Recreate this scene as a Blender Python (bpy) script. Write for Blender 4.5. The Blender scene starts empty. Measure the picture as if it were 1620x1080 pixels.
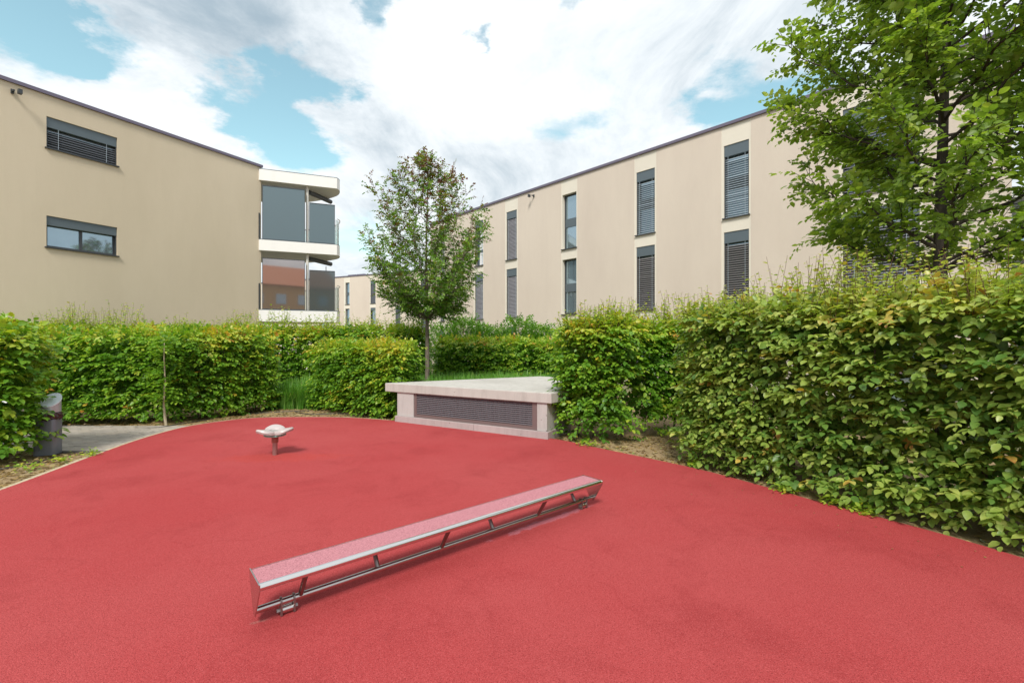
import bpy, bmesh, math, random
import numpy as np
from mathutils import Vector, Matrix
R = math.radians
random.seed(7)
rng = np.random.default_rng(11)
SC = bpy.context.scene
COL = SC.collection

# ------------------------------------------------------------------ camera
F = 726.0
cam_d = bpy.data.cameras.new("camera"); cam = bpy.data.objects.new("camera", cam_d); COL.objects.link(cam)
cam.location = (0, 0, 1.5); cam.rotation_euler = (R(90), 0, 0)
cam_d.sensor_width = 36; cam_d.lens = 36*F/1620; cam_d.clip_start = .05; cam_d.clip_end = 2000
SC.camera = cam

# ------------------------------------------------------------------ sky, sun, exposure
SUN_EL, SUN_AZ = 50, 188           # azimuth measured from +Y towards +X
w = bpy.data.worlds.new("World"); SC.world = w; w.use_nodes = True
nt = w.node_tree; nt.nodes.clear()
def wn(t, **k):
    n = nt.nodes.new(t)
    for a, b in k.items(): setattr(n, a, b)
    return n
def wl(a, b): nt.links.new(a, b)
def wmath(op, a, b=None, c=None, clamp=False):
    n = wn('ShaderNodeMath', operation=op, use_clamp=clamp)
    for i, v in enumerate((a, b, c)):
        if v is None: continue
        if isinstance(v, (int, float)): n.inputs[i].default_value = v
        else: wl(v, n.inputs[i])
    return n.outputs[0]
sky = wn('ShaderNodeTexSky', sky_type='NISHITA'); sky.sun_disc = False
sky.sun_elevation = R(SUN_EL); sky.sun_rotation = R(SUN_AZ); sky.air_density = 1.0; sky.dust_density = 1.4; sky.ozone_density = 1.0
tc = wn('ShaderNodeTexCoord'); sep = wn('ShaderNodeSeparateXYZ'); wl(tc.outputs['Generated'], sep.inputs[0])
zz = wmath('MAXIMUM', sep.outputs[2], 0.0); zo = wmath('ADD', zz, .16)
comb = wn('ShaderNodeCombineXYZ'); wl(wmath('DIVIDE', sep.outputs[0], zo), comb.inputs[0]); wl(wmath('DIVIDE', sep.outputs[1], zo), comb.inputs[1])
P = comb.outputs[0]
def noise(scale, detail=8, rough=.6, dist=0., off=(0, 0, 0), sc=(1, 1, 1)):
    m = wn('ShaderNodeMapping'); m.inputs['Location'].default_value = off; m.inputs['Scale'].default_value = sc; wl(P, m.inputs[0])
    n = wn('ShaderNodeTexNoise'); n.inputs['Scale'].default_value = scale; n.inputs['Detail'].default_value = detail
    n.inputs['Roughness'].default_value = rough; n.inputs['Distortion'].default_value = dist; wl(m.outputs[0], n.inputs['Vector']); return n.outputs[0]
def sky_p(x, y):
    v = Vector(((x-810)/F, 1, (540-y)/F)).normalized(); return (v.x/(v.z+.16), v.y/(v.z+.16), 0)
warp = wn('ShaderNodeTexNoise'); warp.inputs['Scale'].default_value = 2.6; warp.inputs['Detail'].default_value = 8; warp.inputs['Roughness'].default_value = .6; wl(P, warp.inputs['Vector'])
wv = wn('ShaderNodeVectorMath', operation='MULTIPLY_ADD'); wl(warp.outputs['Color'], wv.inputs[0]); wv.inputs[1].default_value = (.7, .7, 0)
wsub = wn('ShaderNodeVectorMath', operation='ADD'); wsub.inputs[1].default_value = (-.35, -.35, 0); wl(P, wsub.inputs[0]); wl(wsub.outputs[0], wv.inputs[2])
PW = wv.outputs[0]
dens = wmath('MULTIPLY_ADD', noise(1.9, 9, .62, .3, (3.1, 1.7, 0)), 1.0, .27)
def blob(x, y, r, amt):
    global dens
    d = wn('ShaderNodeVectorMath', operation='DISTANCE'); wl(PW, d.inputs[0]); d.inputs[1].default_value = sky_p(x, y)
    g = wn('ShaderNodeMapRange', interpolation_type='SMOOTHERSTEP'); g.inputs['From Min'].default_value = 0; g.inputs['From Max'].default_value = r
    g.inputs['To Min'].default_value = amt; g.inputs['To Max'].default_value = 0; wl(d.outputs['Value'], g.inputs[0])
    dens = wmath('ADD', dens, g.outputs[0])
BS = 1.3
for b in ((0, 25, .22, -.50), (60, 45, .14, -.25), (175, 90, .13, -.30), (520, 140, .17, -.42), (490, 165, .18, -.3), (445, 205, .22, -.38), (370, 175, .16, -.32), (470, 240, .24, -.40), (622, 35, .10, -.42), (602, 75, .08, -.25),
          (740, 106, .06, -.34), (875, 190, .16, -.24), (1215, 162, .22, -.40), (1120, 197, .14, -.25), (560, 370, .4, -.25), (960, 5, .08, -.25), (800, 22, .07, -.16)): blob(b[0], b[1], b[2]*BS, b[3]*1.1)
mask = wn('ShaderNodeMapRange', interpolation_type='SMOOTHSTEP'); mask.inputs['From Min'].default_value = .30; mask.inputs['From Max'].default_value = .66; wl(dens, mask.inputs[0])
shade = wn('ShaderNodeMapRange', interpolation_type='SMOOTHSTEP'); shade.inputs['From Min'].default_value = .34; shade.inputs['From Max'].default_value = .92
dens_keep = dens
sh = noise(1.7, 10, .66, .5, (7.7, 2.2, 0), (1.5, .9, 1)); dens = sh
for b in ((400, 40, .55, .20), (330, 90, .4, .12), (640, 215, .4, .05), (890, 265, .6, .10), (1280, 60, .5, .08), (760, 110, .5, -.16), (200, 190, .5, -.14), (300, 260, .5, -.12), (1000, 130, .5, -.06), (560, 260, .4, -.1), (500, 60, .35, -.03)): blob(*b)
wl(dens, shade.inputs[0])
cc = wn('ShaderNodeMix', data_type='RGBA'); wl(shade.outputs[0], cc.inputs[0]); cc.inputs[6].default_value = (6.3, 6.6, 6.8, 1); cc.inputs[7].default_value = (2.5, 3.2, 3.75, 1)
hs = wn('ShaderNodeMix', data_type='RGBA', blend_type='MULTIPLY'); hs.inputs[0].default_value = 1; wl(sky.outputs[0], hs.inputs[6]); hs.inputs[7].default_value = (1.8, 2.0, 1.45, 1)
mx = wn('ShaderNodeMix', data_type='RGBA'); wl(mask.outputs[0], mx.inputs[0]); wl(hs.outputs[2], mx.inputs[6]); wl(cc.outputs[2], mx.inputs[7])
bg = wn('ShaderNodeBackground'); bg.inputs[1].default_value = .1; wl(mx.outputs[2], bg.inputs[0])
wo = wn('ShaderNodeOutputWorld'); wl(bg.outputs[0], wo.inputs[0])
sd = bpy.data.lights.new("sun", 'SUN'); so = bpy.data.objects.new("sun", sd); COL.objects.link(so)
sd.energy = 2.4; sd.angle = R(15); sd.color = (1, .95, .87)
v = Vector((math.sin(R(SUN_AZ))*math.cos(R(SUN_EL)), math.cos(R(SUN_AZ))*math.cos(R(SUN_EL)), math.sin(R(SUN_EL))))
so.rotation_euler = v.to_track_quat('Z', 'Y').to_euler()
SC.view_settings.view_transform = 'Standard'; SC.view_settings.look = 'None'; SC.view_settings.gamma = 1
SC.view_settings.use_curve_mapping = False; SC.view_settings.exposure = 0.72
SC.cycles.max_bounces = 8; SC.cycles.transparent_max_bounces = 8

# ------------------------------------------------------------------ materials
class MT:
    def __init__(s, name, col=(.5, .5, .5), rough=.7, metal=0., spec=.5):
        s.m = bpy.data.materials.new(name); s.m.use_nodes = True; s.t = s.m.node_tree; s.b = s.t.nodes['Principled BSDF']
        s.b.inputs['Base Color'].default_value = (*col, 1); s.b.inputs['Roughness'].default_value = rough
        s.b.inputs['Metallic'].default_value = metal; s.b.inputs['Specular IOR Level'].default_value = spec
        s.col = None; s.base = col; s.h = None
    def n(s, t, **k):
        n = s.t.nodes.new(t)
        for a, b in k.items(): setattr(n, a, b)
        return n
    def l(s, a, b): s.t.links.new(a, b)
    def coord(s, scale=(1, 1, 1), loc=(0, 0, 0), rot=(0, 0, 0), kind='pos'):
        if kind == 'pos': o = s.n('ShaderNodeNewGeometry').outputs['Position']
        else: o = s.n('ShaderNodeTexCoord').outputs['Object']
        m = s.n('ShaderNodeMapping'); m.inputs['Scale'].default_value = scale; m.inputs['Location'].default_value = loc; m.inputs['Rotation'].default_value = rot
        s.l(o, m.inputs[0]); return m.outputs[0]
    def noise(s, scale, detail=4, rough=.55, sc=(1, 1, 1), kind='pos', dist=0):
        n = s.n('ShaderNodeTexNoise'); n.inputs['Scale'].default_value = scale; n.inputs['Detail'].default_value = detail
        n.inputs['Roughness'].default_value = rough; n.inputs['Distortion'].default_value = dist; s.l(s.coord(sc, kind=kind), n.inputs['Vector']); return n.outputs[0]
    def rmp(s, f, lo, hi, a=0., b=1.):
        g = s.n('ShaderNodeMapRange'); g.inputs['From Min'].default_value = lo; g.inputs['From Max'].default_value = hi
        g.inputs['To Min'].default_value = a; g.inputs['To Max'].default_value = b; s.l(f, g.inputs[0]); return g.outputs[0]
    def math(s, op, a, b):
        n = s.n('ShaderNodeMath', operation=op)
        for i, v in enumerate((a, b)):
            if isinstance(v, (int, float)): n.inputs[i].default_value = v
            else: s.l(v, n.inputs[i])
        return n.outputs[0]
    def mix(s, f, col, mode='MIX'):
        m = s.n('ShaderNodeMix', data_type='RGBA', blend_type=mode)
        if isinstance(f, (int, float)): m.inputs[0].default_value = f
        else: s.l(f, m.inputs[0])
        if s.col is None: m.inputs[6].default_value = (*s.base, 1)
        else: s.l(s.col, m.inputs[6])
        if isinstance(col, tuple): m.inputs[7].default_value = (*col, 1)
        else: s.l(col, m.inputs[7])
        s.col = m.outputs[2]; s.l(s.col, s.b.inputs['Base Color']); return s
    def bump(s, h, strength=.3, dist=.01):
        b = s.n('ShaderNodeBump'); b.inputs['Strength'].default_value = strength; b.inputs['Distance'].default_value = dist
        s.l(h, b.inputs['Height'])
        if s.h is not None: s.l(s.h, b.inputs['Normal'])
        s.h = b.outputs[0]; s.l(s.h, s.b.inputs['Normal']); return s

def plaster(name, col, dark):
    m = MT(name, col, .9, spec=.2)
    m.mix(m.rmp(m.noise(.45, 6, .65, (1, 1, .35)), .38, .66, 0, .9), dark)
    m.mix(m.rmp(m.noise(5, 5, .7, (1, 1, .06)), .5, .75, 0, .30), dark)
    m.mix(m.rmp(m.noise(170, 3, .6), .4, .7, 0, .22), tuple(c*.62 for c in col))
    m.bump(m.noise(150, 4, .65), .55, .006); return m.m
M = {}
M['plaster_left'] = plaster('beige_plaster', (.64, .555, .425), (.58, .50, .375))
M['plaster_right'] = plaster('pink_beige_plaster', (.63, .555, .475), (.57, .495, .425))
M['plaster_strip'] = plaster('cream_plaster', (.72, .675, .585), (.67, .625, .54))
M['soffit'] = MT('white_render', (.72, .70, .66), .8).m
mm = MT('white_panel', (.78, .77, .75), .55); mm.mix(mm.rmp(mm.noise(3, 5, .6, (1, 1, .2)), .5, .8, 0, .3), (.6, .59, .57)); M['white'] = mm.m
M['anthracite'] = MT('anthracite_metal', (.055, .062, .07), .42, .3).m
M['box'] = MT('grey_shutter_box', (.10, .13, .15), .45, .2).m
M['coping'] = MT('purple_grey_coping', (.16, .14, .19), .45, .5).m
M['slat_light'] = MT('light_grey_slat', (.42, .50, .56), .4, .2).m
M['slat_dark'] = MT('dark_grey_slat', (.13, .14, .16), .4, .4).m
M['slat_taupe'] = MT('taupe_slat', (.20, .19, .19), .45, .3).m
M['slat_mauve'] = MT('mauve_grey_slat', (.25, .245, .265), .4, .3).m
M['glass'] = MT('window_glass', (.035, .05, .06), .04, .35, .9).m
M['glass'].node_tree.nodes['Principled BSDF'].inputs['Base Color'].default_value = (.30, .40, .46, 1); M['glass'].node_tree.nodes['Principled BSDF'].inputs['Metallic'].default_value = .75
M['screen'] = MT('frosted_dark_screen', (.13, .18, .205), .33, .35).m
M['screen_clear'] = MT('bronze_mirror_screen', (.40, .36, .35), .03, .85).m
M['screen_low'] = MT('smoked_screen', (.13, .16, .17), .06, .6).m
mm = MT('clear_rail_glass', (.85, .95, .92), .03); mm.b.inputs['Transmission Weight'].default_value = .92; mm.b.inputs['IOR'].default_value = 1.1; M['clear'] = mm.m
M['steel'] = MT('brushed_steel', (.62, .60, .58), .24, 1.).m
mm = MT('satin_steel', (.74, .71, .69), .20, 1.); mm.bump(mm.noise(60, 3, .6, (1, 1, 8)), .06, .002); M['steel_rail'] = mm.m
M['strut'] = MT('dark_steel', (.26, .23, .22), .28, 1.).m; M['tube'] = MT('worn_steel', (.50, .47, .45), .24, 1.).m
M['bracket'] = MT('dull_galvanised_steel', (.30, .27, .26), .45, .9).m
M['curtain'] = MT('white_curtain', (.72, .73, .75), .8).m
M['dark'] = MT('dark_interior', (.02, .02, .022), .9).m

# red rubber
def rubber(name, base, dark, pale, big=True):
    m = MT(name, base, .88, spec=.22)
    if big:
        m.mix(m.rmp(m.noise(.35, 4, .6), .35, .7, 0, .75), pale)
        m.mix(m.rmp(m.noise(1.3, 5, .6, dist=.4), .52, .75, 0, .62), dark)
        # paler worn marks by the plank, and a redder patch around the spinner
        for (x, y, rot, sx, sy, c, amt) in ((.30, 3.85, 41, .50, .042, (.40, .15, .19), .8), (-1.36, 2.46, 30, .05, .014, (.32, .14, .12), .6), (-3.0, 5.95, 5, .75, .22, (.46, .05, .035), .5)):
            mp = m.n('ShaderNodeMapping', vector_type='TEXTURE'); mp.inputs['Location'].default_value = (x, y, 0); mp.inputs['Rotation'].default_value = (0, 0, R(rot)); mp.inputs['Scale'].default_value = (sx, sy, 1)
            m.l(m.n('ShaderNodeNewGeometry').outputs['Position'], mp.inputs[0])
            ln = m.n('ShaderNodeVectorMath', operation='LENGTH'); m.l(mp.outputs[0], ln.inputs[0])
            f = m.math('ADD', ln.outputs['Value'], m.rmp(m.noise(9, 5, .7), .3, .7, -.6, .6))
            m.mix(m.rmp(f, .75, 1.15, amt, 0), c)
        # faint crease lines
        w_ = m.n('ShaderNodeTexNoise'); w_.inputs['Scale'].default_value = .55; w_.inputs['Detail'].default_value = 3; m.l(m.coord(), w_.inputs['Vector'])
        m.mix(m.rmp(m.math('ABSOLUTE', m.math('SUBTRACT', w_.outputs[0], .5), 0), 0, .007, .22, 0), dark)
    vo = m.n('ShaderNodeTexVoronoi'); vo.inputs['Scale'].default_value = 300; m.l(m.coord(), vo.inputs['Vector'])
    sp = m.n('ShaderNodeSeparateColor'); m.l(vo.outputs['Color'], sp.inputs[0])
    m.mix(m.rmp(sp.outputs[0], .5, 1, 0, .75), dark)
    m.mix(m.rmp(sp.outputs[1], .75, 1, 0, .65), tuple(min(1, c*1.3+.05) for c in base))
    m.mix(m.rmp(m.noise(150, 2, .7), .57, .68, 0, .8), tuple(c*.35 for c in dark)); m.mix(m.rmp(m.noise(110, 2, .7), .58, .7, 0, .5), tuple(min(1, c*1.25+.06) for c in base))
    m.bump(m.rmp(vo.outputs['Distance'], 0, .9, 1, 0), .5, .004)
    m.bump(m.noise(60, 4, .7), .35, .006); return m.m
M['rubber'] = rubber('red_rubber_granulate', (.37, .042, .045), (.235, .020, .022), (.42, .080, .080))
M['rubber_pad'] = rubber('pink_rubber_inlay', (.47, .20, .23), (.35, .13, .155), (.50, .24, .27), False)

def soil(name, a, b, c):
    m = MT(name, a, .95, spec=.15)
    m.mix(m.rmp(m.noise(2.2, 6, .65), .4, .65), b)
    m.mix(m.rmp(m.noise(24, 6, .75), .52, .66, 0, .8), c)
    m.mix(m.rmp(m.noise(90, 4, .7), .55, .7, 0, .55), (.09, .06, .04))
    m.bump(m.noise(40, 7, .75), .8, .02); return m.m
M['soil'] = soil('sandy_soil', (.33, .24, .13), (.24, .16, .085), (.42, .34, .22))
M['ground'] = soil('far_ground', (.22, .19, .12), (.13, .14, .06), (.25, .22, .16))
mm = MT('mowing_strip', (.50, .43, .31), .95, spec=.15); mm.mix(mm.rmp(mm.noise(18, 6, .7), .45, .65), (.34, .27, .17)); mm.bump(mm.noise(70, 5, .7), .6, .01); M['edge'] = mm.m
def concrete(name, col, dk):
    m = MT(name, col, .88, spec=.25)
    m.mix(m.rmp(m.noise(1.1, 6, .65), .4, .7, 0, .7), dk)
    m.mix(m.rmp(m.noise(9, 6, .7, (1, 1, .12)), .48, .72, 0, .5), tuple(c*.74 for c in dk))
    m.mix(m.rmp(m.noise(60, 4, .7), .6, .72, 0, .5), tuple(c*.6 for c in dk))
    vo = m.n('ShaderNodeTexVoronoi'); vo.inputs['Scale'].default_value = 13; m.l(m.coord(), vo.inputs['Vector'])
    sp = m.n('ShaderNodeSeparateColor'); m.l(vo.outputs['Color'], sp.inputs[0])
    pit = m.math('MULTIPLY', m.rmp(vo.outputs['Distance'], .10, .16, 1, 0), m.rmp(sp.outputs[0], .8, .83))
    m.mix(m.math('MULTIPLY', pit, .65), (.12, .10, .09)); m.bump(m.rmp(pit, 0, 1, 1, 0), .6, .01)
    m.bump(m.noise(45, 6, .7), .35, .005); return m.m
M['concrete'] = concrete('pale_concrete', (.48, .465, .435), (.38, .365, .335))
M['concrete_pink'] = concrete('pinkish_concrete', (.46, .45, .435), (.40, .39, .375))
M['plinth'] = concrete('mauve_grey_plinth', (.42, .36, .355), (.35, .30, .295))
M['grille_frame'] = MT('brown_grey_frame', (.20, .155, .15), .5, .4).m
M['grille'] = MT('galvanised_louvre', (.20, .19, .21), .5, .3).m
def paver(name, c):
    m = MT(name, c, .9, spec=.2); m.mix(m.rmp(m.noise(14, 5, .7), .4, .7, 0, .6), tuple(x*.75 for x in c)); m.bump(m.noise(90, 4, .7), .5, .004); return m.m
M['pavers'] = [paver('grey_paver', c) for c in ((.36, .32, .28), (.40, .355, .31), (.33, .295, .26), (.38, .33, .28))]
M['hose'] = MT('black_drip_hose', (.02, .02, .022), .55).m
mm = MT('bark', (.20, .165, .13), .9, spec=.2); mm.mix(mm.rmp(mm.noise(14, 6, .7, (1, 1, .25)), .4, .65), (.10, .08, .065)); mm.bump(mm.noise(40, 6, .7, (1, 1, .3)), .8, .01); M['bark'] = mm.m
mm = MT('dark_bark', (.085, .07, .06), .9, spec=.2); mm.mix(mm.rmp(mm.noise(16, 6, .7, (1, 1, .3)), .4, .65), (.05, .042, .038)); mm.bump(mm.noise(40, 6, .7, (1, 1, .3)), .8, .01); M['bark_dark'] = mm.m
mm = MT('pale_stem', (.52, .45, .33), .9, spec=.2); mm.mix(mm.rmp(mm.noise(20, 6, .7, (1, 1, .3)), .45, .6), (.25, .2, .13)); M['bark_pale'] = mm.m
M['twig'] = MT('brown_twig', (.13, .075, .045), .85, spec=.2).m
M['bin'] = MT('slate_grey_bin', (.20, .215, .26), .42, .2).m
M['bin_light'] = MT('silver_grey_lid', (.50, .56, .60), .35, .4).m
M['bag'] = MT('dark_maroon_bag', (.045, .012, .018), .35, spec=.7).m
M['seat_white'] = MT('pinkish_white_plastic', (.46, .41, .40), .38).m
M['seat_green'] = MT('mint_green_plastic', (.22, .42, .36), .4).m
M['red_paint'] = MT('faded_red_sleeve', (.33, .11, .085), .5, .2).m
M['spin_pole'] = MT('dull_steel_pole', (.40, .30, .28), .35, .8).m

def leafmat(name, stops, trans=.35, gloss=.42, streak=.25):
    m = bpy.data.materials.new(name); m.use_nodes = True; t = m.node_tree; b = t.nodes['Principled BSDF']; o = t.nodes['Material Output']
    at = t.nodes.new('ShaderNodeAttribute'); at.attribute_name = 'tint'
    g = t.nodes.new('ShaderNodeNewGeometry')
    no = t.nodes.new('ShaderNodeTexNoise'); no.inputs['Scale'].default_value = 38; no.inputs['Detail'].default_value = 3; t.links.new(g.outputs['Position'], no.inputs['Vector'])
    a1 = t.nodes.new('ShaderNodeMath'); a1.operation = 'MULTIPLY_ADD'; t.links.new(no.outputs[0], a1.inputs[0]); a1.inputs[1].default_value = streak; a1.inputs[2].default_value = -streak/2
    a2 = t.nodes.new('ShaderNodeMath'); a2.operation = 'ADD'; t.links.new(a1.outputs[0], a2.inputs[0]); t.links.new(at.outputs['Fac'], a2.inputs[1])
    r = t.nodes.new('ShaderNodeValToRGB'); t.links.new(a2.outputs[0], r.inputs[0])
    e = r.color_ramp.elements
    for i, (p, c) in enumerate(stops):
        if i < 2: el = e[i]; el.position = p
        else: el = e.new(p)
        el.color = (*c, 1)
    b.inputs['Roughness'].default_value = gloss; b.inputs['Specular IOR Level'].default_value = .45
    t.links.new(r.outputs[0], b.inputs['Base Color'])
    tr = t.nodes.new('ShaderNodeBsdfTranslucent'); mc = t.nodes.new('ShaderNodeMix'); mc.data_type = 'RGBA'; mc.blend_type = 'MULTIPLY'; mc.inputs[0].default_value = 1
    t.links.new(r.outputs[0], mc.inputs[6]); mc.inputs[7].default_value = (1.5, 1.7, .6, 1); t.links.new(mc.outputs[2], tr.inputs[0])
    ms = t.nodes.new('ShaderNodeMixShader'); ms.inputs[0].default_value = trans
    t.links.new(b.outputs[0], ms.inputs[1]); t.links.new(tr.outputs[0], ms.inputs[2]); t.links.new(ms.outputs[0], o.inputs[0]); return m
M['leaf'] = leafmat('hornbeam_leaf', ((0, (.035, .085, .014)), (.35, (.09, .225, .020)), (.6, (.215, .375, .03)), (.8, (.40, .45, .05)), (.93, (.55, .42, .04)), (1, (.42, .18, .04))), .35)
M['leaf_near'] = leafmat('hornbeam_leaf_broad', ((0, (.035, .095, .024)), (.35, (.10, .205, .035)), (.6, (.28, .38, .075)), (.8, (.44, .48, .13)), (.93, (.55, .42, .08)), (1, (.40, .19, .06))), .34, .38)
M['leaf_tree'] = leafmat('tree_leaf', ((0, (.05, .12, .02)), (.4, (.13, .26, .035)), (.62, (.24, .37, .05)), (.78, (.20, .14, .045)), (.9, (.16, .055, .04)), (1, (.12, .03, .035))), .32)
M['leaf_big'] = leafmat('broad_tree_leaf', ((0, (.07, .13, .028)), (.4, (.19, .29, .05)), (.7, (.34, .43, .08)), (1, (.46, .50, .11))), .4)
M['grass'] = leafmat('tall_grass_blade', ((0, (.06, .15, .02)), (.5, (.13, .32, .045)), (.85, (.26, .44, .09)), (1, (.40, .40, .18))), .35)
M['dry'] = leafmat('dry_litter', ((0, (.12, .07, .03)), (.5, (.30, .19, .07)), (.85, (.42, .33, .15)), (1, (.16, .24, .05))), .1)

# ------------------------------------------------------------------ object helpers
ORG = {}
def thing(name, label, cat, loc=(0, 0, 0), group=None):
    o = bpy.data.objects.new(name, None); COL.objects.link(o); o.location = loc; o.empty_display_size = .2
    o['label'] = label; o['category'] = cat
    if group: o['group'] = group
    ORG[o.name] = Vector(loc); return o
def link(name, me, parent=None, kind=None, label=None):
    o = bpy.data.objects.new(name, me); COL.objects.link(o)
    if parent is not None: o.parent = parent; ORG[o.name] = ORG[parent.name]
    else: ORG[o.name] = Vector((0, 0, 0))
    if kind: o['kind'] = kind
    if label: o['label'] = label
    return o
def pmesh(name, verts, faces, mat, parent=None, kind=None, label=None, smooth=False):
    O = ORG[parent.name] if parent is not None else Vector((0, 0, 0))
    me = bpy.data.meshes.new(name); me.from_pydata([tuple(Vector(v_)-O) for v_ in verts], [], faces); me.materials.append(mat); me.update()
    if smooth:
        for p in me.polygons: p.use_smooth = True
    return link(name, me, parent, kind, label)
def tagmesh(o, label, cat, group=None):
    o['label'] = label; o['category'] = cat
    if group: o['group'] = group
    return o
BOXF = [(0, 3, 2, 1), (4, 5, 6, 7), (0, 1, 5, 4), (1, 2, 6, 5), (2, 3, 7, 6), (3, 0, 4, 7)]
class G:
    """gathers shapes of one object"""
    def __init__(s): s.v = []; s.f = []
    def add(s, vs, fs):
        n = len(s.v); s.v += [tuple(a) for a in vs]; s.f += [tuple(i+n for i in q) for q in fs]; return s
    def box(s, x0, x1, y0, y1, z0, z1, fr=None):
        c = [(x0, y0, z0), (x1, y0, z0), (x1, y1, z0), (x0, y1, z0), (x0, y0, z1), (x1, y0, z1), (x1, y1, z1), (x0, y1, z1)]
        if fr: c = [fr(*p) for p in c]
        return s.add(c, BOXF)
    def prism(s, poly, z0, z1):
        n = len(poly); vs = [(p[0], p[1], z0) for p in poly]+[(p[0], p[1], z1) for p in poly]
        return s.add(vs, [tuple(range(n-1, -1, -1)), tuple(range(n, 2*n))]+[(i, (i+1) % n, n+(i+1) % n, n+i) for i in range(n)])
    def tube(s, pts, rad, seg=8, cap=True):
        pts = [Vector(p) for p in pts]; n0 = len(s.v); k = len(pts)
        rad = rad if hasattr(rad, '__len__') else [rad]*k
        up = Vector((0, 0, 1)); vs = []
        for i, p in enumerate(pts):
            d = (pts[min(i+1, k-1)]-pts[max(i-1, 0)]).normalized()
            a = d.cross(up)
            if a.length < .05: a = d.cross(Vector((0, 1, 0)))
            a.normalize(); b = d.cross(a).normalized()
            for j in range(seg):
                t = 2*math.pi*j/seg; vs.append(p+(a*math.cos(t)+b*math.sin(t))*rad[i])
        fs = [(i*seg+j, i*seg+(j+1) % seg, (i+1)*seg+(j+1) % seg, (i+1)*seg+j) for i in range(k-1) for j in range(seg)]
        if cap: fs += [tuple(range(seg))[::-1], tuple((k-1)*seg+j for j in range(seg))]
        return s.add(vs, fs)
    def make(s, name, mat, parent=None, kind=None, label=None, smooth=False, bevel=0):
        o = pmesh(name, s.v, s.f, mat, parent, kind, label)
        bm = bmesh.new(); bm.from_mesh(o.data); bmesh.ops.recalc_face_normals(bm, faces=bm.faces)
        if bevel: bmesh.ops.bevel(bm, geom=[e for e in bm.edges if len(e.link_faces) == 2 and e.calc_face_angle(0) > .5], offset=bevel, segments=2, profile=.6, affect='EDGES')
        bm.to_mesh(o.data); bm.free()
        if smooth:
            for p in o.data.polygons: p.use_smooth = True
            o.data.set_sharp_from_angle(angle=R(40))
        return o
def inst(name, me, parent, wloc, rotz=0, label=None):
    o = link(name, me, parent, None, label); o.location = Vector(wloc)-ORG[parent.name]; o.rotation_euler = (0, 0, rotz); return o
def catmull(pts, per=10, closed=True):
    n = len(pts); out = []
    rngi = range(n if closed else n-1)
    for i in rngi:
        g = (lambda k: pts[k % n]) if closed else (lambda k: pts[min(max(k, 0), n-1)])
        p0, p1, p2, p3 = (np.array(g(i+k), float) for k in (-1, 0, 1, 2))
        for j in range(per):
            t = j/per; out.append(tuple(.5*((2*p1)+(-p0+p2)*t+(2*p0-5*p1+4*p2-p3)*t*t+(-p0+3*p1-3*p2+p3)*t**3)))
    if not closed: out.append(tuple(pts[-1]))
    return out

# ------------------------------------------------------------------ ground
pmesh('ground', [(-150, -150, -.09), (150, -150, -.09), (150, 250, -.09), (-150, 250, -.09)], [(0, 1, 2, 3)], M['ground'], kind='structure')
red = [(-5.17, 4.63), (-5.50, 6.0), (-5.74, 7.2), (-5.72, 8.2), (-5.2, 8.95), (-4.5, 9.12), (-3.4, 9.1), (-2.25, 8.72), (-.77, 7.95), (.59, 7.13), (1.2, 6.5), (2.12, 5.5), (2.57, 4.83), (2.88, 4.30), (3.17, 3.88), (3.38, 3.54), (3.56, 3.16),
       (3.95, 2.2), (4.2, 1.0), (4.1, -.6), (3.2, -2.2), (1.2, -3.2), (-1.5, -3.2), (-3.6, -1.8), (-4.5, .5), (-4.85, 2.8)]
redc = catmull(red, 8)
g = G(); g.prism(redc, -.08, 0); o = g.make('rubber_floor', M['rubber'], kind='structure')
# pale strip along the left edge of the rubber
def offset_poly(poly, d):
    n = len(poly); out = []
    for i in range(n):
        a = Vector((*poly[i-1][:2], 0)); b = Vector((*poly[(i+1) % n][:2], 0)); t = (b-a).normalized(); nn = Vector((-t.y, t.x, 0))
        out.append((poly[i][0]+nn.x*d, poly[i][1]+nn.y*d))
    return out
area = sum(redc[i-1][0]*redc[i][1]-redc[i][0]*redc[i-1][1] for i in range(len(redc)))
sgn = -1 if area > 0 else 1
outer = offset_poly(redc, sgn*.075)
outer = [(p if redc[i][0] < -2.3 and redc[i][1] > 1 else (redc[i][0]*.97+p[0]*.03, redc[i][1]*.97+p[1]*.03)) for i, p in enumerate(outer)]
outer = [(p[0]+.006*math.sin(i*1.7)+.004*math.sin(i*.6), p[1]+.006*math.cos(i*1.3)) for i, p in enumerate(outer)]
g = G(); g.prism(outer, -.085, -.008); g.make('edging_strip', M['edge'], kind='structure')
# uneven soil sheet
def hgt(x, y): return -.028+.010*math.sin(2.1*x+1)*math.sin(1.7*y)+.008*math.sin(5.3*x+y)*math.sin(4.1*y-2*x)+.005*math.sin(13*x)*math.sin(11*y)
nx, ny = 150, 150; x0, x1, y0, y1 = -11, 7, -4, 14
def in_poly(x, y, poly):
    c = False; j = len(poly)-1
    for i in range(len(poly)):
        if (poly[i][1] > y) != (poly[j][1] > y) and x < (poly[j][0]-poly[i][0])*(y-poly[i][1])/(poly[j][1]-poly[i][1])+poly[i][0]: c = not c
        j = i
    return c
vs = []
shr = offset_poly(redc, -sgn*.25)[::3]
for j in range(ny+1):
    for i in range(nx+1):
        x = x0+(x1-x0)*i/nx; y = y0+(y1-y0)*j/ny
        vs.append((x, y, -.07 if in_poly(x, y, shr) else hgt(x, y)))
fs = [(j*(nx+1)+i, j*(nx+1)+i+1, (j+1)*(nx+1)+i+1, (j+1)*(nx+1)+i) for j in range(ny) for i in range(nx)]
pmesh('soil', vs, fs, M['soil'], kind='structure', smooth=True)

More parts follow.
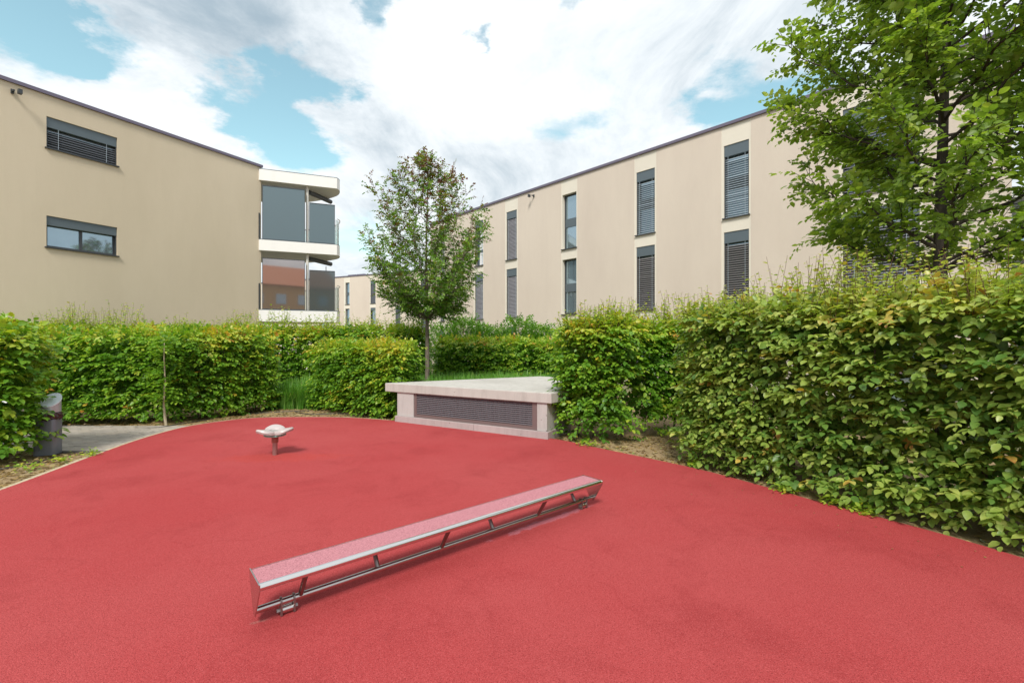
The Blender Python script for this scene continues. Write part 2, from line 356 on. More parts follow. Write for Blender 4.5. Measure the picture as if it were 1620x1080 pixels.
# paved path, laid paver by paver
path = bpy.data.objects.new('path', None); COL.objects.link(path); path['kind'] = 'structure'; ORG['path'] = Vector((0, 0, 0))
g = G(); g.box(-14, -4.9, 6.36, 8.25, -.10, -.022); g.make('path_bed', M['edge'], path, kind='structure')
g = G(); g.box(-14, -4.9, 6.31, 6.355, -.1, -.006); g.make('path_edging', MT('dark_edging', (.12, .11, .10), .8).m, path, kind='structure')
def pavermesh(mat):
    g = G(); g.box(-.0965, .0965, -.0465, .0465, -.05, 0)
    o = g.make('paver_template', mat, bevel=.004); me = o.data; bpy.data.objects.remove(o); return me
pm = [pavermesh(m_) for m_ in M['pavers']]
cnt = 0
for r in range(19):
    y = 6.41+r*.1
    for c in range(46):
        x = -5.05-c*.2-(r % 2)*.1
        if x < -11.2: continue
        ins = in_poly(x+.1, y, outer) and in_poly(x-.1, y, outer)
        if ins: continue
        vis = x > -y*1.09-.3
        if cnt > 330 and not vis: continue
        if not vis and x < -8.4: continue
        o = link('paver', random.choice(pm), path); o.location = (x, y, -.012+random.uniform(-.0025, .0025)); o.rotation_euler = (random.uniform(-.006, .006), random.uniform(-.006, .006), random.uniform(-.01, .01)); cnt += 1

# ------------------------------------------------------------------ buildings
class Fr:
    def __init__(s, P0, d, inw):
        s.P = Vector((*P0, 0)); s.d = Vector((*d, 0)).normalized(); s.n = Vector((*inw, 0)).normalized()
    def __call__(s, a, b, z): p = s.P+s.d*a+s.n*b; return (p.x, p.y, z)
    def s_of(s, px, n=0):
        k = (px-810)/F; P_ = s.P+s.n*n; return (k*P_.y-P_.x)/(s.d.x-k*s.d.y)
    def rot(s): return math.atan2(s.d.y, s.d.x)
def slat_mesh(wd, mat, tilt, depth=.075):
    # cupped blind slat, centred, long axis = local x, rolled by tilt
    vs = []; k = 4
    for x in (-wd/2, wd/2):
        for i in range(k+1):
            u = (i/k-.5)*depth; h = .006*(1-(2*i/k-1)**2)
            for t in (0, .0025):
                yy = u*math.cos(tilt)-(h+t)*math.sin(tilt); zz_ = u*math.sin(tilt)+(h+t)*math.cos(tilt); vs.append((x, yy, zz_))
    m = 2*(k+1); fs = []
    for i in range(k):
        a = 2*i; fs += [(a+1, a+3, m+a+3, m+a+1), (a, m+a, m+a+2, a+2)]
    fs += [(0, 1, m+1, m), (m-2, 2*m-2, 2*m-1, m-1)]
    me = bpy.data.meshes.new('slat'); me.from_pydata(vs, [], fs); me.materials.append(mat); return me
def window(b, fr, s0, s1, z0, z1, kind='glass', box=.37, blind=None, mulls=(), trans=(), tilt=25, rec=.17, sill=True, pitch=.074, slats=True, bmat=None, gap_top=0, curtain=False, simple=False):
    """one window: frame, panes, shutter box, slats, sill"""
    wn_ = bpy.data.objects.new('window', None); COL.objects.link(wn_); wn_.parent = b; ORG[wn_.name] = ORG[b.name]
    def pt(g_, nm, mat, **k): return g_.make(nm, mat, wn_, **k)
    e = .003; fw = .06 if not simple else .08
    zt = z1-(box if box else 0)
    g_ = G()
    g_.box(s0+e, s0+fw, rec, rec+.07, z0+e, z1-e, fr); g_.box(s1-fw, s1-e, rec, rec+.07, z0+e, z1-e, fr)
    g_.box(s0+fw, s1-fw, rec, rec+.07, z0+e, z0+fw, fr); g_.box(s0+fw, s1-fw, rec, rec+.07, z1-fw, z1-e, fr)
    xs = [s0+fw]; zs = [z0+fw]
    for m_ in mulls: g_.box(m_-.035, m_+.035, rec-.004, rec+.066, z0+fw, z1-fw, fr)
    pt(g_, 'window_frame', M['anthracite'])
    edges_s = [s0+fw]+sum([[m_-.035, m_+.035] for m_ in mulls], [])+[s1-fw]
    bands = [z0+fw]+sum([[t0, t1] for t0, t1 in trans], [])+[z1-fw]
    for t0, t1 in trans:
        g_ = G(); g_.box(s0+fw, s1-fw, rec-.006, rec+.06, t0, t1, fr); pt(g_, 'transom', M['box'])
    for i in range(0, len(edges_s), 2):
        for j in range(0, len(bands), 2):
            g_ = G(); g_.box(edges_s[i], edges_s[i+1], rec+.03, rec+.045, bands[j], bands[j+1], fr); pt(g_, 'pane', M['glass'])
    if curtain:
        g_ = G(); n_ = 14
        for q, (a, c) in enumerate(((s0+fw+.16, s0+fw+.34), (s1-.26, s1-fw-.02))):
            for i in range(6): g_.box(a+(c-a)*i/6, a+(c-a)*(i+1)/6-.006, rec+.012+(i % 2)*.008, rec+.024+(i % 2)*.008, z0+fw, zt-.02, fr)
        pt(g_, 'curtain', M['curtain'])
    if box:
        g_ = G(); g_.box(s0+e, s1-e, .035, rec-.01, zt, z1-e, fr); pt(g_, 'shutter_box', M['box'], bevel=.004)
        g_ = G()
        for a, c in ((s0+e, s0+.03), (s1-.03, s1-e)): g_.box(a, c, .05, .11, z0+.01, zt-.002, fr)
        pt(g_, 'guide_rail', M['anthracite'])
    if sill:
        g_ = G(); g_.box(s0-.04, s1+.04, -.06, rec+.002, z0-.035, z0-.003, fr); pt(g_, 'sill', M['anthracite'])
    if blind:
        n_ = int((zt-z0-.01-gap_top)/pitch); me = slat_mesh(s1-s0-.07, bmat, R(tilt)); me2 = slat_mesh(s1-s0-.07, bmat, R(tilt+9))
        if simple:
            g_ = G()
            for i in range(n_): g_.box(s0+.035, s1-.035, .07, .085, z0+.03+i*pitch, z0+.03+i*pitch+pitch*.82, fr)
            pt(g_, 'blind', bmat)
        else:
            for i in range(n_):
                o_ = inst('slat', me if random.random() < .85 else me2, wn_, fr((s0+s1)/2, .08, z0+.04+i*pitch+random.uniform(-.002, .002)), fr.rot()+math.pi*0)
            g_ = G()
            for a in (.16, .84):
                xx = s0+(s1-s0)*a; g_.box(xx-.004, xx+.004, .030, .036, z0+.03, zt-.003, fr)
            pt(g_, 'ladder_cord', M['slat_light'])
    return wn_
H = 8.70
def facade(b, fr, s0, s1, cols, wall, z0=-.3, top=H, th=.34):
    """cols: (strip_s0, strip_s1, [(ws0, ws1, z0, z1), ...])  -> wall panels between cream strips"""
    cols = sorted(cols, key=lambda c: c[0]); cur = s0
    for c in cols:
        if c[0] > cur+.02: g_ = G(); g_.box(cur, c[0], 0, th, z0, top, fr); g_.make('wall', wall, b)
        g_ = G(); zc = z0; lo = .010 if len(c) < 4 else 0
        for (a, d, q0, q1) in sorted(c[2], key=lambda q: q[2]):
            g_.box(c[0], c[1], lo, th, zc, q0, fr)
            if a > c[0]+.01: g_.box(c[0], a, lo, th, q0, q1, fr)
            if d < c[1]-.01: g_.box(d, c[1], lo, th, q0, q1, fr)
            zc = q1
        g_.box(c[0], c[1], lo, th, zc, top, fr)
        g_.make('window_strip', c[3] if len(c) > 3 else M['plaster_strip'], b); cur = c[1]
    if s1 > cur: g_ = G(); g_.box(cur, s1, 0, th, z0, top, fr); g_.make('wall', wall, b)
def coping(b, fr, s0, s1, depth, top=H):
    g_ = G(); g_.box(s0-.05, s1+.05, -.06, .36, top, top+.10, fr); g_.make('roof_coping', M['coping'], b)
    g_ = G(); g_.box(s0-.05, s1+.05, .361, depth, top-.05, top+.04, fr); g_.make('roof', M['box'], b)
def camera_box(b, fr, s, z, flip=1):
    g_ = G(); g_.box(s-.03, s+.03, -.05, -.002, z-.05, z+.07, fr); g_.box(s-.02, s+.02, -.17, -.05, z-.01, z+.03, fr); g_.box(s-.06, s+.14*flip, -.30, -.171, z-.07, z+.05, fr)
    g_.make('wall_floodlight', M['anthracite'], b)

# --- right building
frR = Fr((-4.86, 28.2), (.6836, -.7299), (.7299, .6836))
bR = thing('apartment_building', 'long three storey beige building on the right with tall narrow windows in cream strips', 'building', (5.5, 18, 0))
sR = frR.s_of; UZ0, UZ1 = 5.62, 8.05; LZ0, LZ1 = UZ0-2.9, UZ1-2.9; GZ0, GZ1 = UZ0-5.8, UZ1-5.8
colsR = []; winR = []
def colR(p0, p1, w0, w1, up, low, gnd=None, z0u=UZ0):
    a, c = sR(p0), sR(p1); wa, wc = sR(w0), sR(w1)
    wa = max(wa, a+.06)
    wc = min(wc, c-.05) if c-wc < .6 else wc
    colsR.append((a, c, [(wa, wc, GZ0, GZ1), (wa, wc, LZ0, LZ1), (wa, wc, UZ0, UZ1)]))
    for (za, zb, kw) in ((UZ0, UZ1, up), (LZ0, LZ1, low), (GZ0, GZ1, gnd or dict(box=.37))): winR.append((wa, wc, za, zb, kw))
op = dict(blind=True, bmat=M['slat_light'], tilt=30)
cl = dict(blind=True, bmat=M['slat_mauve'], tilt=64, pitch=.068)
def tr(z0, frac0=.40, frac1=.56): return [(z0+(2.43)*frac0+.02, z0+2.43*frac1)]
colR(691, 704.5, 696, 703.2, dict(cl, simple=True), dict(cl, simple=True))
colR(749, 765, 751, 764, dict(box=.37, curtain=True, trans=tr(UZ0, .30, .36)), cl)
colR(798.7, 819.3, 801, 817.3, cl, cl)
colR(887.7, 913.3, 889.5, 911.7, dict(box=0, trans=tr(UZ0)), dict(box=0, trans=tr(LZ0)))
colR(1003.3, 1038.3, 1006.5, 1035.7, dict(op, trans=tr(UZ0)), dict(blind=True, bmat=M['slat_taupe'], tilt=38, trans=tr(LZ0)))
colR(1141, 1188, 1145, 1184.7, dict(op, trans=tr(UZ0)), dict(blind=True, bmat=M['slat_taupe'], tilt=36, trans=tr(LZ0)))
colR(1327, 1462, 1333, 1455, dict(blind=True, bmat=M['slat_mauve'], tilt=33), dict(blind=True, bmat=M['slat_mauve'], tilt=33))
sEnd = sR(1571)
facade(bR, frR, 0, sEnd, colsR, M['plaster_right'])
for (a, c, za, zb, kw) in winR: window(bR, frR, a, c, za, zb, **kw)
g = G(); g.box(.0, sEnd, .345, 11, -.3, H-.1, frR); g.make('core', M['dark'], bR)
g = G(); g.box(-.002-.3, -.002, 0, 11, -.3, H, frR); g.make('end_wall', M['plaster_right'], bR)
g = G(); g.box(sEnd+.002, sEnd+.3, 0, 11, -.3, H, frR); g.make('end_wall', M['plaster_right'], bR)
coping(bR, frR, -.3, sEnd+.3, 11)
camera_box(bR, frR, sR(845), 8.42, -1)

# --- far building
dF = Vector((5.1, -2.3)).normalized(); frF = Fr((-32, 57.3), tuple(dF), (-dF.y, dF.x))
bF = thing('apartment_building', 'distant beige building with slim dark windows seen behind the young tree', 'building', (-15, 50, 0))
sF = frF.s_of; colsF = []; winF = []
for (a, c, w0, w1, up, low) in ((503, 514, 505, 513, {}, {}), (543.9, 553.7, 546.3, 552.8, dict(box=0, trans=tr(UZ0)), dict(box=0, trans=tr(LZ0))),
        (584.8, 594.7, 586, 594, dict(blind=True, bmat=M['slat_dark'], simple=True), dict(box=.3, curtain=False)),
        (624.2, 634, 625.4, 633.2, dict(blind=True, bmat=M['slat_dark'], simple=True), dict(blind=True, bmat=M['slat_dark'], simple=True)),
        (664, 675, 665.6, 673.8, dict(blind=True, bmat=M['slat_dark'], simple=True), dict(blind=True, bmat=M['slat_dark'], simple=True)), (706, 716, 707, 715, {}, {})):
    A, C_, wa, wc = sF(a), sF(c), sF(w0), sF(w1)
    colsF.append((A, C_, [(wa, wc, GZ0, GZ1), (wa, wc, LZ0, LZ1), (wa, wc, UZ0, UZ1)]))
    for za, zb, kw in ((UZ0, UZ1, up), (LZ0, LZ1, low), (GZ0, GZ1, {})): winF.append((wa, wc, za, zb, dict(kw, simple=True)))
eF = 33
facade(bF, frF, 0, eF, colsF, M['plaster_right'])
for (a, c, za, zb, kw) in winF: window(bF, frF, a, c, za, zb, **kw)
g = G(); g.box(0, eF, .345, 10, -.3, H-.1, frF); g.make('core', M['dark'], bF); coping(bF, frF, 0, eF, 10)
for px in (538, 552): s_ = sF(px); g = G(); g.box(s_, s_+1.1, 1.2, 2.4, H+.04, H+.42, frF); g.make('rooftop_unit', M['coping'], bF)

# --- left building
frL = Fr((-10.4, 19.02), (-.495, -.869), (-.869, .495))
bL = thing('apartment_building', 'beige building on the left with two short wide windows and curved white corner balconies', 'building', (-13, 19, 0))
sL = frL.s_of
wa, wc = sL(185.5), sL(73.5)
facade(bL, frL, 0, 20, [(0, 20, [(wa, wc, 4.27, 5.18), (wa, wc, 7.17, 8.08)], M['plaster_left'])], M['plaster_left'])
window(bL, frL, wa, wc, 7.17, 8.08, blind=True, bmat=M['slat_dark'], tilt=-48, box=.30, rec=.15, pitch=.0695)
window(bL, frL, wa, wc, 4.27, 5.18, mulls=((wa+wc)/2+.02,), box=.27, rec=.15)
# deep dark sill strips
coping(bL, frL, 0, 20, 12)
g = G(); g.box(0, 20, .345, 12, -.3, H-.1, frL); g.make('core', M['plaster_left'], bL)
camera_box(bL, frL, sL(19), 8.45, -1)
g = G(); g.box(sL(410.5), sL(410.5)+.04, -.04, -.003, 2.85, 3.9, frL); g.box(sL(410.5), sL(410.5)+.04, -.04, -.003, 5.75, 6.8, frL); g.make('rain_pipe', M['anthracite'], bL)
def balconies(b, A, B, curve, back, mats, levels=((8.15, 8.60), (5.26, 5.70), (2.33, 2.80))):
    A = Vector((*A, 0)); B = Vector((*B, 0)); d = (B-A).normalized(); L_ = (B-A).length; n_ = Vector((-d.y, d.x, 0))
    fr = Fr((A.x, A.y), (d.x, d.y), (n_.x, n_.y))
    cv = catmull([(B.x, B.y)]+list(curve), 6, closed=False)
    poly = [(A.x, A.y)]+[c[:2] for c in cv]+list(back)
    for z0, z1 in levels:
        g_ = G(); g_.prism(poly, z0, z1); g_.make('balcony_slab', M['white'], b)
        ins = [(p[0]*.985+sum(q[0] for q in poly)/len(poly)*.015, p[1]*.985+sum(q[1] for q in poly)/len(poly)*.015) for p in poly]
        g_ = G(); g_.prism(poly, z1+.001, z1+.03); g_.make('slab_trim', M['box'], b)
    return fr, L_, cv
frB, LB, cvB = balconies(bL, (-10.395, 18.9), (-7.62, 19.98), [(-7.62, 20.3), (-7.85, 20.8), (-8.25, 21.2), (-8.9, 21.6), (-9.8, 21.95), (-11, 22.1)], [(-13.3, 21.6), (-13.0, 20.52)], None)
sB = frB.s_of
def panel(b, nm, fr, a, c, z0, z1, mat, n0=.06, lab=None):
    g_ = G(); g_.box(a+.02, c-.02, n0, n0+.012, z0+.03, z1-.03, fr); o_ = g_.make(nm, mat, b, label=lab)
    g_ = G()
    for (q0, q1, w0, w1) in ((a, a+.018, z0, z1), (c-.018, c, z0, z1), (a+.018, c-.018, z0, z0+.028), (a+.018, c-.018, z1-.028, z1)): g_.box(q0, q1, n0-.012, n0+.024, w0, w1, fr)
    g_.make('screen_frame', M['anthracite'], b)
panel(bL, 'privacy_screen', frB, sB(414.5), sB(482.5), 5.73, 7.97, M['screen'])
panel(bL, 'privacy_screen', frB, sB(489), sB(530), 5.73, 7.44, M['screen'])
panel(bL, 'privacy_screen', frB, sB(414.5), sB(482.5), 2.83, 4.96, M['screen_clear'], lab='bronze mirror glass balcony screen')
panel(bL, 'privacy_screen', frB, sB(489), sB(530), 2.83, 4.56, M['screen_low'])
for z0, z1 in ((-.2, 2.33), (2.80, 5.26), (5.70, 8.15)):
    g = G(); g.tube([frB(sB(485.8), .25, z0), frB(sB(485.8), .25, z1)], .055, 12); g.make('balcony_post', M['soffit'], bL, smooth=True)
for zb, dd in ((8.15, .0), (5.26, 0)):
    g = G(); g.tube([frB(sB(488), .45, zb-.16), frB(sB(523), 1.6, zb-.16)], .10, 12); g.make('awning_cassette', M['anthracite'], bL)
    g = G(); g.tube([frB(sB(515), 1.5, zb-.3), frB(sB(515), 1.5, zb-1.8)], .02, 8); g.make('rain_pipe', M['white'], bL)
for zb in (5.73, 2.83):
    pts = [p for p in cvB]
    for i in range(0, len(pts)-3, 3):
        p, q = Vector((*pts[i][:2], 0)), Vector((*pts[i+3][:2], 0)); d = (q-p).normalized(); n_ = Vector((-d.y, d.x, 0)); fr_ = Fr((p.x, p.y), (d.x, d.y), (n_.x, n_.y)); L_ = (q-p).length
        g = G(); g.box(.02, L_-.02, .04, .052, zb+.06, zb+1.05, fr_); g.make('rail_glass', M['clear'], bL)
        g = G(); g.tube([fr_(0, .046, zb), fr_(0, .046, zb+1.06)], .016, 6); g.make('rail_post', M['steel'], bL)
    g = G(); g.tube([(p[0], p[1], zb+1.10) for p in pts[1:]], .022, 8); g.make('handrail', M['steel'], bL, smooth=True)

# --- building beyond the right hand tree (balcony tower)
bB = thing('apartment_building', 'white balcony front with glass screens at the far right edge beyond the broad tree', 'building', (27, 24, 0))
frT, LT, cvT = balconies(bB, (21.9, 21.3), (29.5, 20.2), [(30.2, 20.6), (30.7, 21.4), (30.9, 23)], [(30.5, 27), (22, 27)], None)
for z0 in (2.83, 5.73):
    for i in range(5): panel(bB, 'privacy_screen', frT, .1+i*1.45, 1.5+i*1.45, z0, z0+1.6, M['glass'], n0=.08)
g = G(); g.box(22.3, 30.3, 23.3, 33, -.2, 8.1); g.make('wall', M['white'], bB)

# --- ochre house behind the camera, mirrored in the lower screen
bO = thing('house', 'ochre house with an orange tiled roof behind the play area', 'house', (0, -34, 0))
g = G(); g.box(-6, 14, -46, -34, -.2, 9.9); g.make('wall', MT('ochre_plaster', (.55, .36, .17), .9).m, bO)
g = G(); g.add([(-6.5, -33.3, 9.9), (14.5, -33.3, 9.9), (14.5, -46.7, 9.9), (-6.5, -46.7, 9.9), (-6.5, -40, 13.6), (14.5, -40, 13.6)], [(0, 1, 5, 4), (2, 3, 4, 5), (0, 4, 3), (1, 2, 5), (0, 3, 2, 1)]); g.make('roof', MT('orange_tiles', (.52, .20, .10), .8).m, bO)
for i in range(6):
    for z in (1.0, 4.0, 7.1): g = G(); g.box(-4.6+i*3.1, -3.2+i*3.1, -34.0, -33.95, z, z+1.5); g.make('window', M['glass'], bO)

# ------------------------------------------------------------------ concrete vent housing
vt = thing('vent_housing', 'low concrete shaft housing with thick slab top and long metal grille beside the hedges', 'vent', (-.8, 8.2, 0))
frV = Fr((-2.2, 8.62), (2.749, -1.59), (1.59, 2.749)); LV = 3.176
g = G(); g.prism([(-2.42, 8.75), (.60, 7.005), (.93, 7.42), (1.15, 9.75), (.95, 10.25), (.63, 10.43)], .55, .71); g.make('slab', M['concrete'], vt, bevel=.012)
body = [frV(.03, .03, 0), frV(LV-.03, .03, 0)]
px0, px1 = frV.s_of(652.4), frV.s_of(848)
g = G(); g.box(.03, px0-.002, .03, .35, .11, .548, frV); g.make('pier', M['concrete_pink'], vt, bevel=.006)
g = G(); g.box(px1+.002, LV-.03, .03, .35, .11, .548, frV); g.make('pier', M['concrete_pink'], vt, bevel=.006)
inner = [frV(LV-.03, .351, 0)[:2], (.95, 7.7), (1.0, 9.8), (.60, 10.15), (-1.85, 8.85)]
g = G(); g.prism([frV(px1+.1, .352, 0)[:2], frV(LV-.03, .352, 0)[:2], (.93, 7.75), (1.0, 9.8), (.60, 10.15), (.4, 10.05)], .0, .547); g.make('side_wall', M['concrete_pink'], vt)
g = G(); g.prism([frV(.03, .352, 0)[:2], frV(.4, .352, 0)[:2], (.38, 10.04), (.2, 9.95), (-1.75, 8.87)], .0, .547); g.make('side_wall', M['concrete_pink'], vt)
g = G(); g.box(px0, px1, .30, .34, .11, .547, frV); g.make('shaft_back', M['dark'], vt)
ms = frV.s_of(749)
for a, c in ((0, ms-.003), (ms+.003, LV)): g = G(); g.box(a, c, 0, .36, -.05, .109, frV); g.make('plinth', M['plinth'], vt, bevel=.004)
g = G(); g.box(LV-.04, LV, .362, .9, -.05, .109, frV); g.make('plinth', M['plinth'], vt)
g = G()
g.box(px0, px0+.06, .045, .10, .112, .546, frV); g.box(px1-.09, px1, .045, .10, .112, .546, frV); g.box(px0+.06, px1-.09, .045, .10, .112, .168, frV); g.box(px0+.06, px1-.09, .045, .10, .53, .546, frV)
g.make('grille_frame', M['grille_frame'], vt, bevel=.003)
L0, L1 = px0+.062, px1-.092
me = bpy.data.meshes.new('louvre'); w2 = (L1-L0)/2
me.from_pydata([(-w2, -.012, -.009), (w2, -.012, -.009), (w2, .012, .006), (-w2, .012, .006), (-w2, -.013, .001), (w2, -.013, .001), (w2, .010, .011), (-w2, .010, .011)], [], BOXF); me.materials.append(M['grille'])
for i in range(11): inst('louvre', me, vt, frV((L0+L1)/2, .062, .188+i*.0325), frV.rot())
me = bpy.data.meshes.new('grille_bar'); me.from_pydata([(x, y, z) for z in (-.18, .18) for x, y in ((-.004, -.012), (.004, -.012), (.004, .012), (-.004, .012))], [], BOXF); me.materials.append(M['slat_dark'])
nb = 30
for i in range(1, nb): inst('grille_bar', me, vt, frV(L0+(L1-L0)*i/nb, .082, .349), frV.rot())

# ------------------------------------------------------------------ rocking plank (balance beam)
bn = thing('balance_beam', 'long low steel balance beam with pink rubber top and triangular ends on red floor', 'balance beam', (-.31, 3.32, 0))
frb = Fr((-1.366, 2.437), (.764, .645), (-.645, .764)); LBm = 2.75; W2 = .12; HT = .25; ZT = .072; RT = .019
g = G(); g.box(.004, LBm-.004, -W2+.026, W2-.018, HT-.018, HT, frb); g.make('rubber_top', M['rubber_pad'], bn, bevel=.002)
def rail(sgn_, w):
    g_ = G(); y_ = sgn_*W2
    rr_ = .019; prof = [(y_-sgn_*(rr_-rr_*math.cos(a)), HT+.004-rr_+rr_*math.sin(a)) for a in np.linspace(-1.45, 1.57, 13)]
    prof += [(y_-sgn_*(w+.004), HT+.004), (y_-sgn_*(w+.004), HT-.004), (y_-sgn_*(w-.001), HT-.010), (y_-sgn_*(w-.001), HT-.034)]
    n_ = len(prof); vs_ = [frb(0, p[0], p[1]) for p in prof]+[frb(LBm, p[0], p[1]) for p in prof]
    g_.add(vs_, [tuple(range(n_)), tuple(range(2*n_-1, n_-1, -1))]+[(i, (i+1) % n_, n_+(i+1) % n_, n_+i) for i in range(n_)])
    return g_.make('side_rail', M['steel_rail'], bn, smooth=True)
rail(-1, .022); rail(1, .014)
g = G(); g.box(.006, LBm-.006, -W2+.013, W2-.013, HT-.030, HT-.0185, frb); g.make('deck_plate', M['bracket'], bn)
for s_ in (-.004, LBm-.002):
    g = G(); pr = [(-W2, HT+.003), (W2, HT+.003), (W2, HT-.03), (.020, ZT-.022), (0, ZT-.027), (-.020, ZT-.022), (-W2, HT-.03)]
    n_ = len(pr); vs_ = [frb(s_, *p) for p in pr]+[frb(s_+.006, *p) for p in pr]
    g.add(vs_, [tuple(range(n_)), tuple(range(2*n_-1, n_-1, -1))]+[(i, (i+1) % n_, n_+(i+1) % n_, n_+i) for i in range(n_)]); g.make('end_plate', M['steel'], bn)
g = G(); g.tube([frb(.002, 0, ZT), frb(LBm-.002, 0, ZT)], RT, 20); g.make('lower_tube', M['tube'], bn, smooth=True)
for i, t_ in enumerate((.083, .25, .417, .583, .75, .917)):
    s_ = LBm*t_; sg = -1 if i % 2 == 0 else 1
    g = G(); g.tube([frb(s_, sg*(W2-.024), HT-.028), frb(s_, sg*.004, ZT+.008)], .0145, 12); g.make('strut', M['strut'], bn, smooth=True)
for s_ in (.155, .59*0+LBm-.13):
    root = None
    for q, off in enumerate((-.033, .033)):
        g = G(); pr = []
        for k in range(13): a = math.pi*k/12; pr.append((.024*math.cos(a), ZT+.004+.024*math.sin(a)))
        pr += [(-.022, .004), (.022, .004)]
        n_ = len(pr); vs_ = [frb(s_+off, *p) for p in pr]+[frb(s_+off+.009, *p) for p in pr]
        g.add(vs_, [tuple(range(n_)), tuple(range(2*n_-1, n_-1, -1))]+[(i, (i+1) % n_, n_+(i+1) % n_, n_+i) for i in range(n_)])
        bk = g.make('bearing_bracket', M['bracket'], bn)
        g = G(); g.tube([frb(s_+off-.016, 0, .026), frb(s_+off+.025, 0, .026)], .011, 6); g.make('bolt', M['bracket'], bk)
    g = G(); g.tube([frb(s_-.022, 0, .026), frb(s_+.032, 0, .026)], .020, 14); g.make('pivot_sleeve', M['steel'], bn, smooth=True)

# ------------------------------------------------------------------ spinner
sp = thing('spinner_seat', 'small white three lobed spinner seat on a short steel post in the red floor', 'spinner', (-3.14, 6.08, 0))
cx, cy = -3.14, 6.08
g = G(); g.tube([(cx, cy, -.02), (cx, cy, .20)], .031, 16); g.make('post', M['spin_pole'], sp, smooth=True)
g = G(); g.tube([(cx, cy, .165), (cx, cy, .275)], .042, 16); g.make('sleeve', M['red_paint'], sp, smooth=True)
g = G(); g.tube([(cx, cy, .250), (cx, cy, .258), (cx, cy, .277), (cx, cy, .285)], [.115, .135, .135, .12], 24); g.make('hub_disc', M['seat_green'], sp, smooth=True)
vs, fs = [], []; NA = 72
def lobe(th): return .5+.5*math.cos(3*(th-R(117.3)))
sec = [(0, -.002), (.10, .016), (.35, .022), (.65, .024), (.9, .018), (1, -.004), (.93, -.028), (.5, -.034), (.1, -.026)]
for i in range(NA):
    th = 2*math.pi*i/NA; lb = lobe(th); ri = .055+.022*lb; ro = .140+.10*lb**.5; ri += .01
    for (t_, h) in sec:
        r_ = ri+(ro-ri)*t_; zz_ = 0.300+.012+.046*lb*(max(0, r_-.07)/.18)**1.3; vs.append((cx+r_*math.cos(th), cy+r_*math.sin(th), zz_+h))
k = len(sec)
for i in range(NA):
    for j in range(k): fs.append((i*k+j, ((i+1) % NA)*k+j, ((i+1) % NA)*k+(j+1) % k, i*k+(j+1) % k))
g = G(); g.add(vs, fs); g.make('seat', M['seat_white'], sp, smooth=True)

# ------------------------------------------------------------------ litter bin
bi = thing('litter_bin', 'slate grey litter bin with oblique silver lid and dark bag sticking out beside left hedge', 'litter bin', (-6.27, 6.18, 0))
bx, by = -6.27, 6.20
def rr(cx_, cy_, a, b_, r_, rot=0, n_=5):
    out = []
    for q, (sx, sy) in enumerate(((1, 1), (-1, 1), (-1, -1), (1, -1))):
        for i in range(n_+1):
            t_ = math.pi/2*(q+i/n_); x, y = sx*(a-r_)+r_*math.cos(t_), sy*(b_-r_)+r_*math.sin(t_)
            out.append((cx_+x*math.cos(rot)-y*math.sin(rot), cy_+x*math.sin(rot)+y*math.cos(rot)))
    return out
g = G(); g.prism(rr(bx, by, .118, .105, .04, R(20)), -.02, .455); g.make('body', M['bin'], bi, bevel=.004, smooth=True)
vs = []; n_ = 28
for z in (.55, None):
    for i in range(n_):
        a = 2*math.pi*i/n_; vs.append((bx+.045+.100*math.cos(a), by+.100*math.sin(a), z if z else .700-.028*math.cos(a)+.071*math.sin(a)))
g = G(); g.add(vs, [tuple(range(n_))[::-1]]+[(i, (i+1) % n_, n_+(i+1) % n_, n_+i) for i in range(n_)]); g.make('hood', M['bin_light'], bi, smooth=True)
vs = [(bx+.045+.106*math.cos(2*math.pi*i/n_), by+.106*math.sin(2*math.pi*i/n_), .703+dz-.030*math.cos(2*math.pi*i/n_)+.075*math.sin(2*math.pi*i/n_)) for dz in (0, .012) for i in range(n_)]
g = G(); g.add(vs, [tuple(range(n_))[::-1], tuple(range(n_, 2*n_))]+[(i, (i+1) % n_, n_+(i+1) % n_, n_+i) for i in range(n_)]); g.make('lid', MT('pale_lid', (.70, .78, .84), .45).m, bi)
vs, fs = [], []; nr = 7; na = 36
for j in range(nr):
    z = .445+.12*j/(nr-1); rb = (.105, .128, .135, .128, .13, .118, .095)[j]
    for i in range(na):
        a = 2*math.pi*i/na; r_ = rb*(1+.07*math.sin(9*a+j*1.7)+.05*math.sin(17*a-j)); vs.append((bx+.02+r_*math.cos(a), by+r_*.9*math.sin(a), z+.010*math.sin(7*a+j)))
for j in range(nr-1):
    for i in range(na): fs.append((j*na+i, j*na+(i+1) % na, (j+1)*na+(i+1) % na, (j+1)*na+i))
fs.append(tuple((nr-1)*na+i for i in range(na)))
g = G(); g.add(vs, fs); g.make('bag', M['bag'], bi, smooth=True)

# bench-like concrete block glimpsed through the left hedge
g = G(); g.box(-10.2, -7.95, 7.35, 7.72, .40, .52); g.box(-9.9, -9.7, 7.4, 7.67, -.05, .398); g.box(-8.35, -8.15, 7.4, 7.67, -.05, .398)
tagmesh(g.make('stone_bench', M['white'], bevel=.006), 'low pale bench glimpsed through leaves of the left edge hedge', 'bench')

